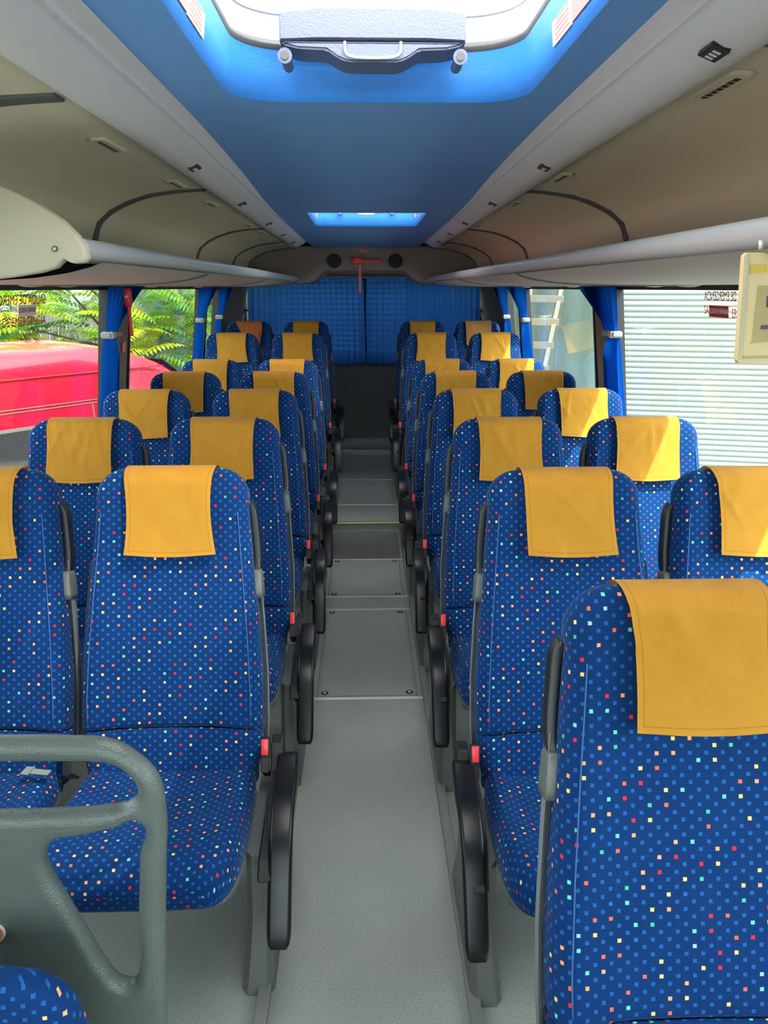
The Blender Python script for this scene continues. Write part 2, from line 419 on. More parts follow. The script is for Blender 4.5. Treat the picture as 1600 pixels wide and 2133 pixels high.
text_mesh('window_lettering', 'SALIDA', .04, 'textdk', Matrix.Translation((-.27, YR+.03, H+.08)) @ Matrix.Rotation(R(90), 4, 'X'), rw, mirror=True)
# front of the bus behind the camera: dash wall and windscreen
bm = newb(); box(bm, (0, -1.75, .3), (2*XF, .1, .85)); box(bm, (0, -1.75, H+.55), (2*XF, .1, .2))
struct('wall_front', bm, 'wallg')
bm = newb(); bm.faces.new([bm.verts.new(p) for p in ((-XF, -1.74, .72), (XF, -1.74, .72), (XF, -1.74, H+.46), (-XF, -1.74, H+.46))])
struct('window_8', bm, 'glass')

# ---------------------------------------------------------------- ceiling with two roof hatches
CX = .02; CW = .47
def cz(y): return H+interp([(-3, .40), (1, .40), (2, .395), (3, .385), (4.5, .364), (7.3, .352)], y)
def rloop(x0, x1, y0, y1, r, seg=8):
    cx, cy = (x0+x1)/2, (y0+y1)/2
    return [(cx+a, cy+b) for a, b in rrect((x1-x0)/2, (y1-y0)/2, r, seg)]
HATCH = [(-.288, .357, .72, 1.885, .11), (-.285, .325, 4.2, 4.98, .03)]
bm = newb()
segs = [(-1.7, .6, None), (.6, 2.1, 0), (2.1, 3.0, None), (3.0, 4.05, None), (4.05, 5.15, 1), (5.15, 6.0, None), (6.0, 7.32, None)]
for y0, y1, hk in segs:
    zf = lambda y: cz(y0)+(cz(y1)-cz(y0))*(y-y0)/(y1-y0)
    out = [bm.verts.new((x, y, zf(y))) for x, y in ((CX-CW, y0), (CX+CW, y0), (CX+CW, y1), (CX-CW, y1))]
    if hk is None: bm.faces.new(out); continue
    es = [bm.edges.new((out[i], out[(i+1) % 4])) for i in range(4)]
    lp = [bm.verts.new((x, y, zf(y))) for x, y in rloop(*HATCH[hk])]
    es += [bm.edges.new((lp[i], lp[(i+1) % len(lp)])) for i in range(len(lp))]
    bmesh.ops.triangle_fill(bm, use_beauty=True, use_dissolve=True, edges=es)
struct('ceiling', bm, 'ceil')
# outer roof skin
bm = newb()
for hy0, hy1 in ((-1.7, .68), (1.94, 4.12), (5.06, 8.1)): box(bm, (0, (hy0+hy1)/2, H+.61), (2*1.36, hy1-hy0, .03))
for hy0, hy1 in ((.68, 1.94), (4.12, 5.06)):
    box(bm, (-.865, (hy0+hy1)/2, H+.61), (.99, hy1-hy0, .03)); box(bm, (.9, (hy0+hy1)/2, H+.61), (.92, hy1-hy0, .03))
struct('trim_9', bm, 'roof')

def hatch(idx, x0, x1, y0, y1, r, rise, label, flare):
    t = thing('roof_hatch', label, 'roof hatch', ((x0+x1)/2, (y0+y1)/2, cz((y0+y1)/2)+rise))
    off = Vector(t.location)
    lo = [Vector((x, y, cz(y)-.001))-off for x, y in rloop(x0, x1, y0, y1, r)]
    l1 = [Vector((x, y, cz(y)+.012))-off for x, y in rloop(x0+.012, x1-.012, y0+.012, y1-.012, r)]
    hi = [Vector((x, y, cz(y)+rise))-off for x, y in rloop(x0+flare, x1-flare, y0+flare, y1-flare, r*1.1)]
    bm = newb(); loft(bm, [lo, l1, [(a*.5+b*.5) for a, b in zip(l1, hi)], hi], caps=False)
    obj('liner', bm, 'liner', t)
    # dark seal round the top, then the whitish dome
    s0 = [v+Vector((0, 0, .0)) for v in hi]; s1 = [Vector((v.x*.985, v.y*.985, v.z+.008)) for v in hi]; s2 = [Vector((v.x*.995, v.y*.995, v.z+.018)) for v in hi]; s3 = [Vector((v.x*1.04, v.y*1.04, v.z+.018)) for v in hi]
    bm = newb(); loft(bm, [s0, s1, s2, s3], caps=False); obj('seal', bm, 'trimdk', t)
    d = [[Vector((v.x*k, v.y*k, v.z+.02+h)) for v in hi] for k, h in ((1.05, 0), (1.03, .05), (.96, .075), (.8, .088), (.4, .096))]
    bm = newb(); Ld = loft(bm, d, caps=False); bm.faces.new(Ld[-1]); obj('dome', bm, 'dome', t)
    e = [[Vector((v.x*k, v.y*k, v.z+.02+h)) for v in hi] for k, h in ((.995, .048), (.985, .042), (.97, .048), (.985, .056), (.995, .048))]
    bm = newb(); loft(bm, e, caps=False); obj('dome_rim', bm, 'cove', t)
    # handle box on the rear edge with two pivots
    hx = (x1-x0)*.31; yb = (y1-flare)-off.y; zb = cz(y1)+rise-off.z
    if idx == 0:
        zb = zb-.032; hx *= .93; XO = -.012
        bm = newb()
        def ring(y, k, z0, z1, sl=.92):
            a = hx*k
            return [(p_+XO, q_, w_+.016) for p_, q_, w_ in [(-a, y, z0+.003), (-a*.6, y, z0+.006), (a*.6, y, z0+.006), (a, y, z0+.003), (a, y, z1-.008), (a*.6, y, z1), (-a*.6, y, z1), (-a, y, z1-.008)]]
        loft(bm, [ring(yb-.03, 1, zb-.002, zb+.050), ring(yb-.125, 1, zb-.002, zb+.060), ring(yb-.132, .985, zb+.001, zb+.057)])
        bmesh.ops.recalc_face_normals(bm, faces=bm.faces)
        hb = obj('handle_housing', bm, 'hatchgrey', t, angle=30)
        bm = newb()
        P = [(-hx*.97, .003), (-hx*.97, -.003), (-hx*.8, -.010), (-hx*.5, -.012), (-hx*.38, -.026), (-hx*.28, -.033), (hx*.28, -.033), (hx*.38, -.026), (hx*.5, -.012), (hx*.8, -.010), (hx*.97, -.003), (hx*.97, .003)]
        extr(bm, P, yb-.128, yb-.03, lambda a, b, y: (a+XO, y, zb+b+.014))
        bmesh.ops.bevel(bm, geom=[e_ for e_ in bm.edges], offset=.004, segments=2, affect='EDGES')
        obj('handle_base', bm, 'hatchgrey', t, angle=35)
        bm = newb()
        pth = smooth_path([Vector(p_)+Vector((XO, 0, .012)) for p_ in [(-.056, yb-.13, zb+.004), (-.053, yb-.134, zb-.018), (-.03, yb-.134, zb-.025), (.03, yb-.134, zb-.025), (.053, yb-.134, zb-.018), (.056, yb-.13, zb+.004)]], 5)
        sweep(bm, pth, .0025, .0025, side=Vector((0, 1, 0))); obj('pull_handle', bm, 'cove', t)
        for sx in (-1, 1):
            bm = newb(); c = Vector((sx*hx*.95+XO, yb-.10, zb-.008))
            cyl(bm, c+Vector((0, -.022, 0)), c+Vector((0, .06, 0)), .011, 20); cyl(bm, c+Vector((0, -.024, 0)), c+Vector((0, -.02, 0)), .0145, 20)
            bv = obj('pivot', bm, 'hatchgrey', t, angle=30)
            bm = newb(); cyl(bm, c+Vector((0, -.027, 0)), c+Vector((0, -.023, 0)), .008, 12); obj('bolt', bm, 'trimdk', bv, angle=30)
    else:
        bm = newb(); pth = smooth_path([(-.10, yb-.03, zb-.0), (-.055, yb-.05, zb-.008), (-.04, yb-.06, zb-.028), (.04, yb-.06, zb-.028), (.055, yb-.05, zb-.008), (.10, yb-.03, zb-.0)], 5)
        sweep(bm, pth, .008, .006, side=Vector((0, 1, 0))); obj('pull_handle', bm, 'tube', t)
        for sx in (-1, 1):
            bm = newb(); c = Vector((sx*.155, yb-.03, zb-.014)); cyl(bm, c+Vector((0, -.02, 0)), c+Vector((0, .03, 0)), .014, 16); obj('pivot', bm, 'cove', t, angle=30)
    # red and white warning stickers on the side liners
    for sx in (-1, 1):
        if idx == 0:
            spans = [(1.0, 1.41, 'pink'), (1.415, 1.54, 'white')] if sx > 0 else [(1.0, 1.38, 'pink'), (1.385, 1.51, 'white')]
        else:
            spans = [(y0+.52, y0+.62, 'pink')]
        for a, b, mm in spans:
            bm = newb(); xa = (x0+.012 if sx < 0 else x1-.012)-off.x; xb = (x0+flare if sx < 0 else x1-flare)-off.x
            z0, z1 = cz(a)+.012-off.z, cz(a)+rise-off.z
            f0, f1 = (.03, .50) if idx == 0 else (.25, .8)
            q = []
            for yy, ff in ((a, f0), (b, f0), (b, f1), (a, f1)):
                q.append((xa+(xb-xa)*ff-sx*.003, yy-off.y, z0+(z1-z0)*ff))
            q2 = [(p[0]+sx*.002, p[1], p[2]) for p in q]
            loft(bm, [q, q2]); st = obj('warning_sticker', bm, mm, t, smooth=False)
            if mm == 'white':
                bm = newb()
                for li in range(5):
                    g0 = f0+.06+li*.09; g1 = g0+.045
                    q = [(xa+(xb-xa)*ff-sx*.0038, yy-off.y, z0+(z1-z0)*ff) for yy, ff in ((a+.01, g0), (b-.02, g0), (b-.02, g1), (a+.01, g1))]
                    bm.faces.new([bm.verts.new(p) for p in q])
                obj('sticker_print', bm, 'pink', st, smooth=False)
    return t
hatch(0, *HATCH[0], .092, 'large open white roof hatch with grey handle housing at the top of the view', .022)
hatch(1, *HATCH[1], .092, 'small far roof hatch in the blue ceiling near the back of the bus', .02)

# ---------------------------------------------------------------- ducts, luggage racks
BINP = [(.59, .363), (.70, .356), (.80, .342), (.88, .318), (.95, .285), (1.0, .243), (1.022, .19), (1.028, .13), (1.02, .095), (.99, .078), (.9, .072), (.75, .068), (.66, .07)]
BELLY = [(.60, .056), (.63, .045), (.68, .033), (.76, .022), (.86, .016), (1.0, .013), (1.33, .010)]
def zdrop(y): return interp([(0, 0), (2, 0), (3, -.004), (6.5, -.016), (7.6, -.02)], y)
def xout(y): return .036*max(0, min(1, (y-2)/4.6))
YS = [-1.6, 0, 1, 1.5, 2, 2.5, 3, 3.5, 4, 4.5, 5, 5.5, 6, 6.5, 7.0, 7.45]
SIGNS = {-1: [2.45, 3.42, 4.4, 5.25, 6.05], 1: [1.28, 2.42, 3.4, 4.35, 5.15, 5.95]}
for side, nm in ((-1, 'left'), (1, 'right')):
    dx = CX
    t = thing('air_duct', 'long rounded grey air duct along the %s edge of the blue ceiling' % nm, 'air duct', (side*.52+dx, 2.5, H+.38))
    off = Vector(t.location)
    P = [(.59, .37), (.585, .352), (.565, .338), (.54, .333), (.51, .338), (.475, .356), (.462, .366), (.458, .372), (.45, .373), (.446, .382), (.425, .392), (.42, .402), (.42, .43), (.59, .43)]
    ys = [y for y in YS if y < 6.6]+[6.62]
    bm = newb(); rings = [[Vector((side*(x+xout(y))+dx, y, H+z+zdrop(y)))-off for x, z in P] for y in ys]
    c = Vector((side*.555+dx, 6.68, H+.37+zdrop(6.6)))-off
    rings.append([c+(Vector(p)+Vector((0, 0, 0))-c)*.6 for p in rings[-1]])
    for p in rings[-1]: p.y = c.y-.01
    loft(bm, rings); bmesh.ops.recalc_face_normals(bm, faces=bm.faces)
    obj('duct_body', bm, 'cove', t, angle=50)
    for i, y in enumerate(SIGNS[side]):
        bm = newb(); z = H+.3345+zdrop(y)
        mt = Matrix.Rotation(R(20*side), 4, 'Y')
        box(bm, Vector((side*(.506+xout(y))+dx, y, z+.004))-off, (.03, .05, .008), .001, mt)
        sg = obj('seat_sign', bm, 'black', t, smooth=False)
        bm = newb()
        for q in (-1, 0, 1): box(bm, Vector((side*(.5045+xout(y))+dx, y+q*.013, z-.0005))-off, (.012, .006, .001), 0, mt)
        obj('sign_mark', bm, 'cove', sg, smooth=False)
    # luggage rack
    t = thing('luggage_rack', 'open %s overhead luggage rack with silver front rail and beige lining' % nm, 'luggage rack', (side*.9, 4, H+.1))
    off = Vector(t.location)
    def V(x, y, z): return Vector((side*x+(dx if x < .7 else 0)*max(0, min(1, (z-.1)/.2)), y, H+z+zdrop(y)*max(0, min(1, z/.3))))-off
    bm = newb()
    rows = [[bm.verts.new(V(x, y, z)) for x, z in BINP] for y in YS if side > 0 or y > 1.9]
    if side < 0: rows.insert(0, [bm.verts.new(V(x, 1.878, z)) for x, z in BINP])
    for a, b in zip(rows, rows[1:]):
        for i in range(len(BINP)-1): bm.faces.new((a[i], a[i+1], b[i+1], b[i]))
    if side < 0:       # in front of the end cap only the curved roof of the rack goes on
        P5 = BINP[:5]+[(1.05, .262), (1.3, .235)]
        rows = [[bm.verts.new(V(x, y, z)) for x, z in P5] for y in (-1.6, 0, 1.0, 1.5, 1.878)]
        for a, b in zip(rows, rows[1:]):
            for i in range(len(P5)-1): bm.faces.new((a[i], a[i+1], b[i+1], b[i]))
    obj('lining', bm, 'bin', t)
    ystart = 1.87 if side < 0 else -1.6
    bm = newb(); ysr = [ystart]+[y for y in YS if y > ystart+.1]
    rows = [[bm.verts.new(V(x, y, z)) for x, z in BELLY] for y in ysr]
    for a, b in zip(rows, rows[1:]):
        for i in range(len(BELLY)-1): bm.faces.new((a[i], a[i+1], b[i+1], b[i]))
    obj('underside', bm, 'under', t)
    bm = newb()
    def tubring(y, k=1): return [V(.613+.038*max(0, 1-max(0, y-1.9)/5)+.026*k*math.cos(a)-.004*math.sin(a), y, .083+.027*k*math.sin(a)) for a in [2*PI*i/20 for i in range(20)]]
    ysr2 = ysr+[7.75]
    loft(bm, [tubring(y) for y in ysr2]); bmesh.ops.recalc_face_normals(bm, faces=bm.faces)
    obj('front_rail', bm, 'tube', t, angle=60)
    divs = [1.69, 3.13, 5.0, 6.35, 7.2] if side < 0 else [1.29, 3.13, 5.0, 6.35, 7.2]
    for y in divs:
        bm = newb(); wd = .045 if y > 1.7 else .055
        pr = [(V(x, 0, z)) for x, z in BINP[1:]]
        pts = smooth_path([Vector((side*x, y, H+z+zdrop(y)*max(0, min(1, z/.3))))-off for x, z in BINP[0:9]], 3)
        cc = Vector((side*.85, y, H+.2))-off
        pts = [p+(cc-p).normalized()*.004 for p in pts]
        sweep(bm, pts, wd/2, .005, .003, side=Vector((0, 1, 0)), seg=2); obj('divider_strip', bm, 'trimdk', t, angle=40)
        if y > 2:
            bm = newb()
            pts = smooth_path([Vector((side*x, y, H+z-.002))-off for x, z in BELLY], 3)
            sweep(bm, pts, wd/2, .003, .002, side=Vector((0, 1, 0)), seg=2); obj('underside_strip', bm, 'trimdk', t, angle=40)
    vents = [2.2, 2.95, 3.6, 4.72, 5.3, 6.6] if side < 0 else [1.56, 2.75, 3.55, 4.7, 5.3, 6.6]
    for y in vents:
        L_ = .19 if y > 2.2 else .2
        bm = newb(); c0 = Vector((side*.66, y, H+.3585+zdrop(y)))-off; mt = Matrix.Rotation(R(4*side), 4, 'Y')
        pl = [(a, b) for a, b in rrect(.022, L_/2, .014, 4)]
        A = [mt @ Vector((a, b, 0))+c0 for a, b in pl]; B = [mt @ Vector((a*.86, b*.96, -.006))+c0 for a, b in pl]
        loft(bm, [A, B]); bmesh.ops.recalc_face_normals(bm, faces=bm.faces)
        vt = obj('air_vent', bm, 'cap', t, smooth=False)
        bm = newb(); box(bm, c0+Vector((0, 0, -.0062)), (.011, L_*.72, .002), 0, mt)
        obj('vent_slot', bm, 'blacksoft', vt, smooth=False)
        bm = newb()
        for q in range(6): box(bm, c0+Vector((0, (q-2.5)*L_*.11, -.0072)), (.011, .002, .001), 0, mt)
        obj('vent_bar', bm, 'cap', vt, smooth=False)
    # little round curtain-rail covers on the wall top
    for y in (2.95, 3.3, 4.6, 5.9):
        bm = newb(); bmesh.ops.create_uvsphere(bm, u_segments=16, v_segments=8, radius=1, matrix=Matrix.Translation(Vector((side*1.21, y, H+.012))-off) @ Matrix.Diagonal((.04, .07, .009, 1)))
        obj('screw_cover', bm, 'under', t)
    if side < 0:
        # cream end cap closing the front of the rack (outline traced in section, 3 cm thick)
        O = [(-.612, .034), (-.627, .041), (-.640, .056), (-.644, .073), (-.630, .105), (-.611, .127)]
        outl = [(-1.22, .312), (-1.05, .286), (-.97, .268), (-.90, .250), (-.83, .232), (-.77, .205), (-.715, .176), (-.672, .145), (-.645, .117), (-.628, .09), (-.626, .066), (-.634, .0555), (-.655, .053), (-.672, .064), (-.684, .058), (-.70, .044), (-.735, .034), (-.80, .024), (-.86, .017), (-.95, .012), (-1.22, .008)]
        bm = newb(); y0 = 1.85
        A = [Vector((x, y0+.028, H+z))-off for x, z in outl]; cc = Vector((-.9, y0, H+.13))-off
        def shr(k, y): 
            r_ = []
            for p in A:
                q = cc+(p-cc)*k; q.y = y-off.y; r_.append(q)
            return r_
        loft(bm, [A, shr(1, y0+.01), shr(.985, y0+.002), shr(.96, y0)]); bmesh.ops.recalc_face_normals(bm, faces=bm.faces)
        bmesh.ops.triangulate(bm, faces=[f for f in bm.faces if len(f.verts) > 4], ngon_method='EAR_CLIP'); cp = obj('end_cap', bm, 'cap', t, angle=50)
        bm = newb(); c = Vector((-.695, y0-.001, H+.085))-off; cyl(bm, c, c+Vector((0, -.002, 0)), .0065, 16); obj('screw', bm, 'trimdk', cp, smooth=False)
        bm = newb(); c = Vector((-.695, y0-.003, H+.085))-off; cyl(bm, c, c+Vector((0, -.002, 0)), .0035, 12); obj('screw_head', bm, 'metal', cp, smooth=False)

# rear bulkhead: slopes from the ceiling back to the curtain, arch cut in its lower edge
bm = newb()
topz = cz(7.3)
xs = [-1.3, -1.05, -.8, -.6, -.5, -.44, -.40, -.37, -.34, 0, .37, .40, .43, .47, .53, .63, .83, 1.05, 1.3]
def lowz(x):
    a = abs(x-.015); return H+interp([(.36, .145), (.39, .13), (.42, .085), (.47, .05), (.55, .036), (1.4, .032)], a)
def sec(x):
    a = abs(x-.02)
    tz = topz+.004
    lz = lowz(x)
    pts = [(7.24, tz+.0), (7.262, tz-.004), (7.275, tz-.018), (7.285, tz-.06), (7.30, max(lz+.05, H+.16)), (7.315, lz+.03), (7.325, lz+.012), (7.335, lz+.003), (7.35, lz), (7.6, lz), (7.97, lz)]
    return [(x, y, z) for y, z in pts]
g = [[bm.verts.new(p) for p in sec(x)] for x in xs]
for a, b in zip(g, g[1:]):
    for i in range(len(a)-1): bm.faces.new((a[i], b[i], b[i+1], a[i+1]))
bmesh.ops.recalc_face_normals(bm, faces=bm.faces)
struct('trim_3', bm, 'bulk', smooth=True, angle=50)
def onb(x, z):      # y on bulkhead face for a height (approx)
    T = topz
    return interp([(H+.13, 7.42), (H+.16, 7.35), (T-.07, 7.15), (T-.035, 6.85)], z)
for s, lb in ((-1, 'round black speaker left of the red hammer on the rear bulkhead'), (1, 'round black speaker right of the red hammer on the rear bulkhead')):
    x = .015+s*.275; z = H+.235
    t = thing('speaker', lb, 'speaker', (x, 7.28, z))
    bm = newb(); cyl(bm, (0, .03, 0), (0, -.012, 0), .054, 32); obj('grille', bm, 'blacksoft', t, angle=40)
    bm = newb(); bmesh.ops.create_cone(bm, cap_ends=False, segments=32, radius1=.054, radius2=.062, depth=.012, matrix=Matrix.Translation((0, -.002, 0)) @ Matrix.Rotation(R(90), 4, 'X')); obj('speaker_rim', bm, 'trimdk', t)
def hammer(loc, rot, label, ln=.2, cord=False, sc_=1.0):
    t = thing('emergency_hammer', label, 'hammer', loc); t.rotation_euler = rot; t.scale = (sc_,)*3
    bm = newb(); pth = smooth_path([(0, 0, -.02), (0, 0, -.08), (0, .0, -.14), (0, 0, -.2)], 4)
    sweep(bm, pth, .014, .009, scale=[1-.15*math.sin(PI*i/(len(pth)-1)) for i in range(len(pth))]); obj('handle', bm, 'red', t)
    bm = newb(); pth = smooth_path([(0, 0, -.03), (0, 0, 0), (0, 0, .045), (0, 0, .075)], 4)
    sweep(bm, pth, .034, .02, scale=[.7, .8, .92, 1, 1, 1, 1, 1, 1, .98, .95, .85, .6][:len(pth)]); obj('holder', bm, 'red', t)
    bm = newb(); cyl(bm, (-.04, -.004, .03), (.04, -.004, .03), .009, 12); cyl(bm, (.04, -.004, .03), (.052, -.004, .03), .009, 12, .001); obj('striking_head', bm, 'metal', t, angle=30)
    return t
hm = hammer((-.03, 7.255, H+.235), (0, R(-90), 0), 'red emergency hammer hanging between two round speakers on the rear bulkhead')
bm = newb(); box(bm, (-.155, -.04, 0), (.24, .004, .022)); obj('hanging_tag', bm, 'pink', hm, smooth=False)
bm = newb(); box(bm, (0, 0, 0), (.075, .004, .03)); o = obj('sticker', bm, 'pink', smooth=False); o.location = (.0, 7.275, topz-.03); o.rotation_euler = (R(-10), 0, 0)
tag(o, 'small pink rectangular sticker above the red hammer on the rear bulkhead', 'sticker')
hammer((-1.185, 4.04, H-.065), (R(0), R(-4), R(88)), 'red emergency hammer on the left window pillar beside the tied curtain', sc_=.85)

# pillars: brown grey trim strips over the wall pillars
for side in (-1, 1):
    for k, (y0, y1) in enumerate(((4.09, 4.33), (6.39, 6.49))):
        bm = newb(); rings = []
        for z in [SILL-.2, SILL+.25, HEAD]:
            xw = wx(z); rings.append([(side*a, y, z) for a, y in ((xw+.01, y0), (xw-.015, y0+.005), (xw-.03, y0+.05), (xw-.03, y1-.05), (xw-.02, y1-.01), (xw+.01, y1))])
        loft(bm, rings); bmesh.ops.recalc_face_normals(bm, faces=bm.faces)
        struct('trim_%d' % (4+k+(2 if side > 0 else 0)), bm, 'pillar', smooth=True, angle=40)
bm = newb(); box(bm, (0, 0, 0), (.004, .05, .05)); o = obj('sticker', bm, 'pink', smooth=False); o.location = (-wx(H-.28)+.036, 4.19, H-.3); o.rotation_euler = (0, R(7.5), 0)
tag(o, 'small pink square sticker on the left pillar below the curtain tie', 'sticker')

# ---------------------------------------------------------------- curtains
def side_curtain(side, y0, ytop, ztie, ywid, label, n=70, pl=7):
    t = thing('curtain', label, 'curtain', (side*1.24, y0, H), group=None); off = Vector(t.location)
    bm = newb(); rnd = random.Random(int(y0*100)+side)
    ph = rnd.random()*6
    rows_ = []
    nz = 26
    for j in range(nz+1):
        Z = .005-.85*j/nz
        yy1 = interp([(-.85, y0+ywid*1.25), (ztie-.12, y0+ywid*1.15), (ztie, y0+ywid*.82), (ztie+.05, y0+ywid*1.0), (0, ytop)], Z) if Z < 0 else ytop
        if Z > ztie+.05:   # draping slope from rail to tie
            f = (Z-(ztie+.05))/(0-(ztie+.05)); yy1 = y0+ywid+(ytop-y0-ywid)*(f**1.15)
        amp = interp([(-.85, .022), (ztie-.1, .016), (ztie, .008), (ztie+.1, .016), (0, .02)], Z)
        r_ = []
        for i in range(n+1):
            a = i/n
            x = wx(H+Z)-.045-(.012 if Z > ztie else 0)+amp*math.sin(a*2*PI*pl+ph+.6*math.sin(Z*5))
            y = y0+(yy1-y0)*(a+.012*math.sin(a*2*PI*pl*2+ph))
            r_.append(bm.verts.new(Vector((side*x, y, H+Z))-off))
        rows_.append(r_)
    for a, b in zip(rows_, rows_[1:]):
        for i in range(n): bm.faces.new((a[i], a[i+1], b[i+1], b[i]))
    obj('curtain_cloth', bm, 'curtain', t)
    bm = newb(); zt = H+ztie
    box(bm, Vector((side*(wx(zt)-.055), y0+ywid*.40, zt))-off, (.05, ywid*.95, .026), .006)
    obj('tie_band', bm, 'grey_lt', t, smooth=False)
    bm = newb(); box(bm, Vector((side*(wx(zt)-.06), y0+ywid*.1, zt))-off, (.055, .05, .032), .004); obj('tie_clip', bm, 'cap', t, smooth=False)
    return t
names = {(-1, 0): 'blue curtain tied back on the near left window pillar beside the red hammer', (-1, 1): 'narrow blue curtain tied on the middle left pillar in front of the foliage', (-1, 2): 'narrow blue curtain tied beside the grey rear left corner panel',
         (1, 0): 'blue curtain tied back on the near right window pillar beside the white shutter', (1, 1): 'narrow bright blue curtain on the right next to the ladder outside', (1, 2): 'narrow bright blue curtain tied beside the grey rear right corner panel'}
for side in (-1, 1):
    side_curtain(side, 3.84, 4.42, -.22, .20, names[(side, 0)])
    side_curtain(side, 6.02, 6.62, -.235, .2, names[(side, 1)], pl=5)
    side_curtain(side, 6.84, 7.36, -.24, .16, names[(side, 2)], pl=5)
def rear_curtain(x0, x1, label, seed):
    t = thing('curtain', label, 'curtain', ((x0+x1)/2, 7.93, H)); off = Vector(t.location)
    bm = newb(); n = int((x1-x0)*230); rnd = random.Random(seed); nz = 14; rows_ = []
    phs = [0.0]
    for i in range(n): phs.append(phs[-1]+2*PI/(.055*230)*(.8+.4*rnd.random()))
    for j in range(nz+1):
        Z = .10-.84*j/nz; r_ = []
        for i in range(n+1):
            a = i/n; s_ = math.sin(phs[i])
            r_.append(bm.verts.new(Vector((x0+(x1-x0)*a+.013*math.cos(phs[i])+.004*math.sin(Z*7+i*.02), 7.92+.019*s_*(1.0-.3*math.cos(Z*8)), H+Z))-off))
        rows_.append(r_)
    for a, b in zip(rows_, rows_[1:]):
        for i in range(n): bm.faces.new((a[i], a[i+1], b[i+1], b[i]))
    obj('curtain_cloth', bm, 'rcurtain', t)
    bm = newb(); cyl(bm, Vector((x0, 7.92, H+.1))-off, Vector((x1, 7.92, H+.1))-off, .006, 8); obj('curtain_rail', bm, 'metal', t)
rear_curtain(-1.16, .006, 'pleated blue curtain covering the left half of the rear window', 3)
rear_curtain(.014, 1.16, 'pleated blue curtain covering the right half of the rear window', 8)

# ---------------------------------------------------------------- aisle floor details
def strip(y, x0=-.235, x1=.245, wd=.012, mat='metal', label='', h=.004, name='floor_strip'):
    z = flz(y)
    bm = newb(); box(bm, (0, 0, 0), (x1-x0, wd, h), .001, seg=1)
    o = obj(name, bm, mat, smooth=False); o.location = ((x0+x1)/2, y, z+h/2)
    return tag(o, label, 'metal strip')
def yz(v, z=None):      # photo row -> distance on the floor plane at height z
    el = R(16.2547)+math.atan((v-1066.5)/1600); return (H-z)/math.tan(el)
strip(yz(1455, 0), -.225, .245, .016, label='bright metal floor strip crossing the aisle nearest the camera')
strip(yz(1270, 0), -.23, .235, .014, label='second metal floor strip, at the far end of the nearest floor hatch')
strip(yz(1243, 0), -.23, .235, .014, label='metal floor strip just beyond the nearest floor hatch')
strip(yz(1166, 0), -.23, .235, .016, label='metal floor strip before the dark floor panel at the first step')
strip(5.185, -.235, .24, .045, 'brass', 'yellowed metal nosing on the edge of the first aisle step', .006, 'step_nosing')
strip(yz(1052, .06), -.235, .24, .012, label='thin metal floor strip on the first raised aisle section')
strip(yz(998, .085), -.235, .24, .012, label='thin metal floor strip halfway up the raised aisle')
strip(yz(947, .10), -.235, .24, .012, label='thin metal floor strip just before the rear step')
strip(7.262, -.235, .24, .045, label='bright metal nosing on the rear aisle step', h=.006, name='step_nosing')
def floor_hatch(v0, v1, x0, x1, label, screws):
    y0, y1 = yz(v0, 0)+.02, yz(v1, 0)-.02
    t = thing('floor_hatch', label, 'floor hatch', ((x0+x1)/2, (y0+y1)/2, 0)); off = Vector(t.location)
    bm = newb(); box(bm, (0, 0, .002), (x1-x0-.02, y1-y0-.006, .004), .001, seg=1); obj('hatch_panel', bm, 'floor', t, smooth=False)
    for s in (-1, 1):
        bm = newb(); box(bm, (s*((x1-x0)/2), 0, .0025), (.008, y1-y0, .005)); obj('hatch_frame', bm, 'grey_lt', t, smooth=False)
    for sx, yy in screws:
        bm = newb(); c = Vector((sx*((x1-x0)/2-.03), (y1-y0)/2*yy*.95, .0045)); cyl(bm, c, c+Vector((0, 0, .001)), .016, 16); b1 = obj('screw_recess', bm, 'blacksoft', t, smooth=False)
        bm = newb(); cyl(bm, c+Vector((0, 0, .001)), c+Vector((0, 0, .003)), .006, 10); obj('screw', bm, 'metal', b1, smooth=False)
floor_hatch(1455, 1270, -.205, .212, 'grey floor hatch panel with four corner screws, nearest in the aisle', [(-1, -1), (1, -1), (-1, 1), (1, 1)])
floor_hatch(1243, 1166, -.205, .21, 'grey floor hatch panel with four corner screws, second in the aisle', [(-1, -1), (1, -1), (-1, 1), (1, 1)])
bm = newb(); box(bm, (0, 0, .0015), (.44, yz(1106, 0)-yz(1166, 0)-.02, .003)); o = obj('floor_panel', bm, 'wall', smooth=False); o.location = (.003, (yz(1106, 0)+yz(1166, 0))/2, 0)
tag(o, 'dark grey floor panel in the aisle below the first step', 'floor panel')
for side in (-1, 1):
    bm = newb(); 
    box(bm, (side*.25, 1.3, .012), (.03, 7.7, .024), .004)
    tag(obj('floor_rail', bm, 'grey_lt', smooth=False), 'long grey floor rail along the %s side of the aisle under the armrests' % ('left' if side < 0 else 'right'), 'floor rail')
    # raised plinths under the last two rows
    bm = newb(); box(bm, (side*.80, 6.6, .06), (1.08, 2.7, .16)); struct('trim_%d' % (10+(side > 0)), bm, 'floor')

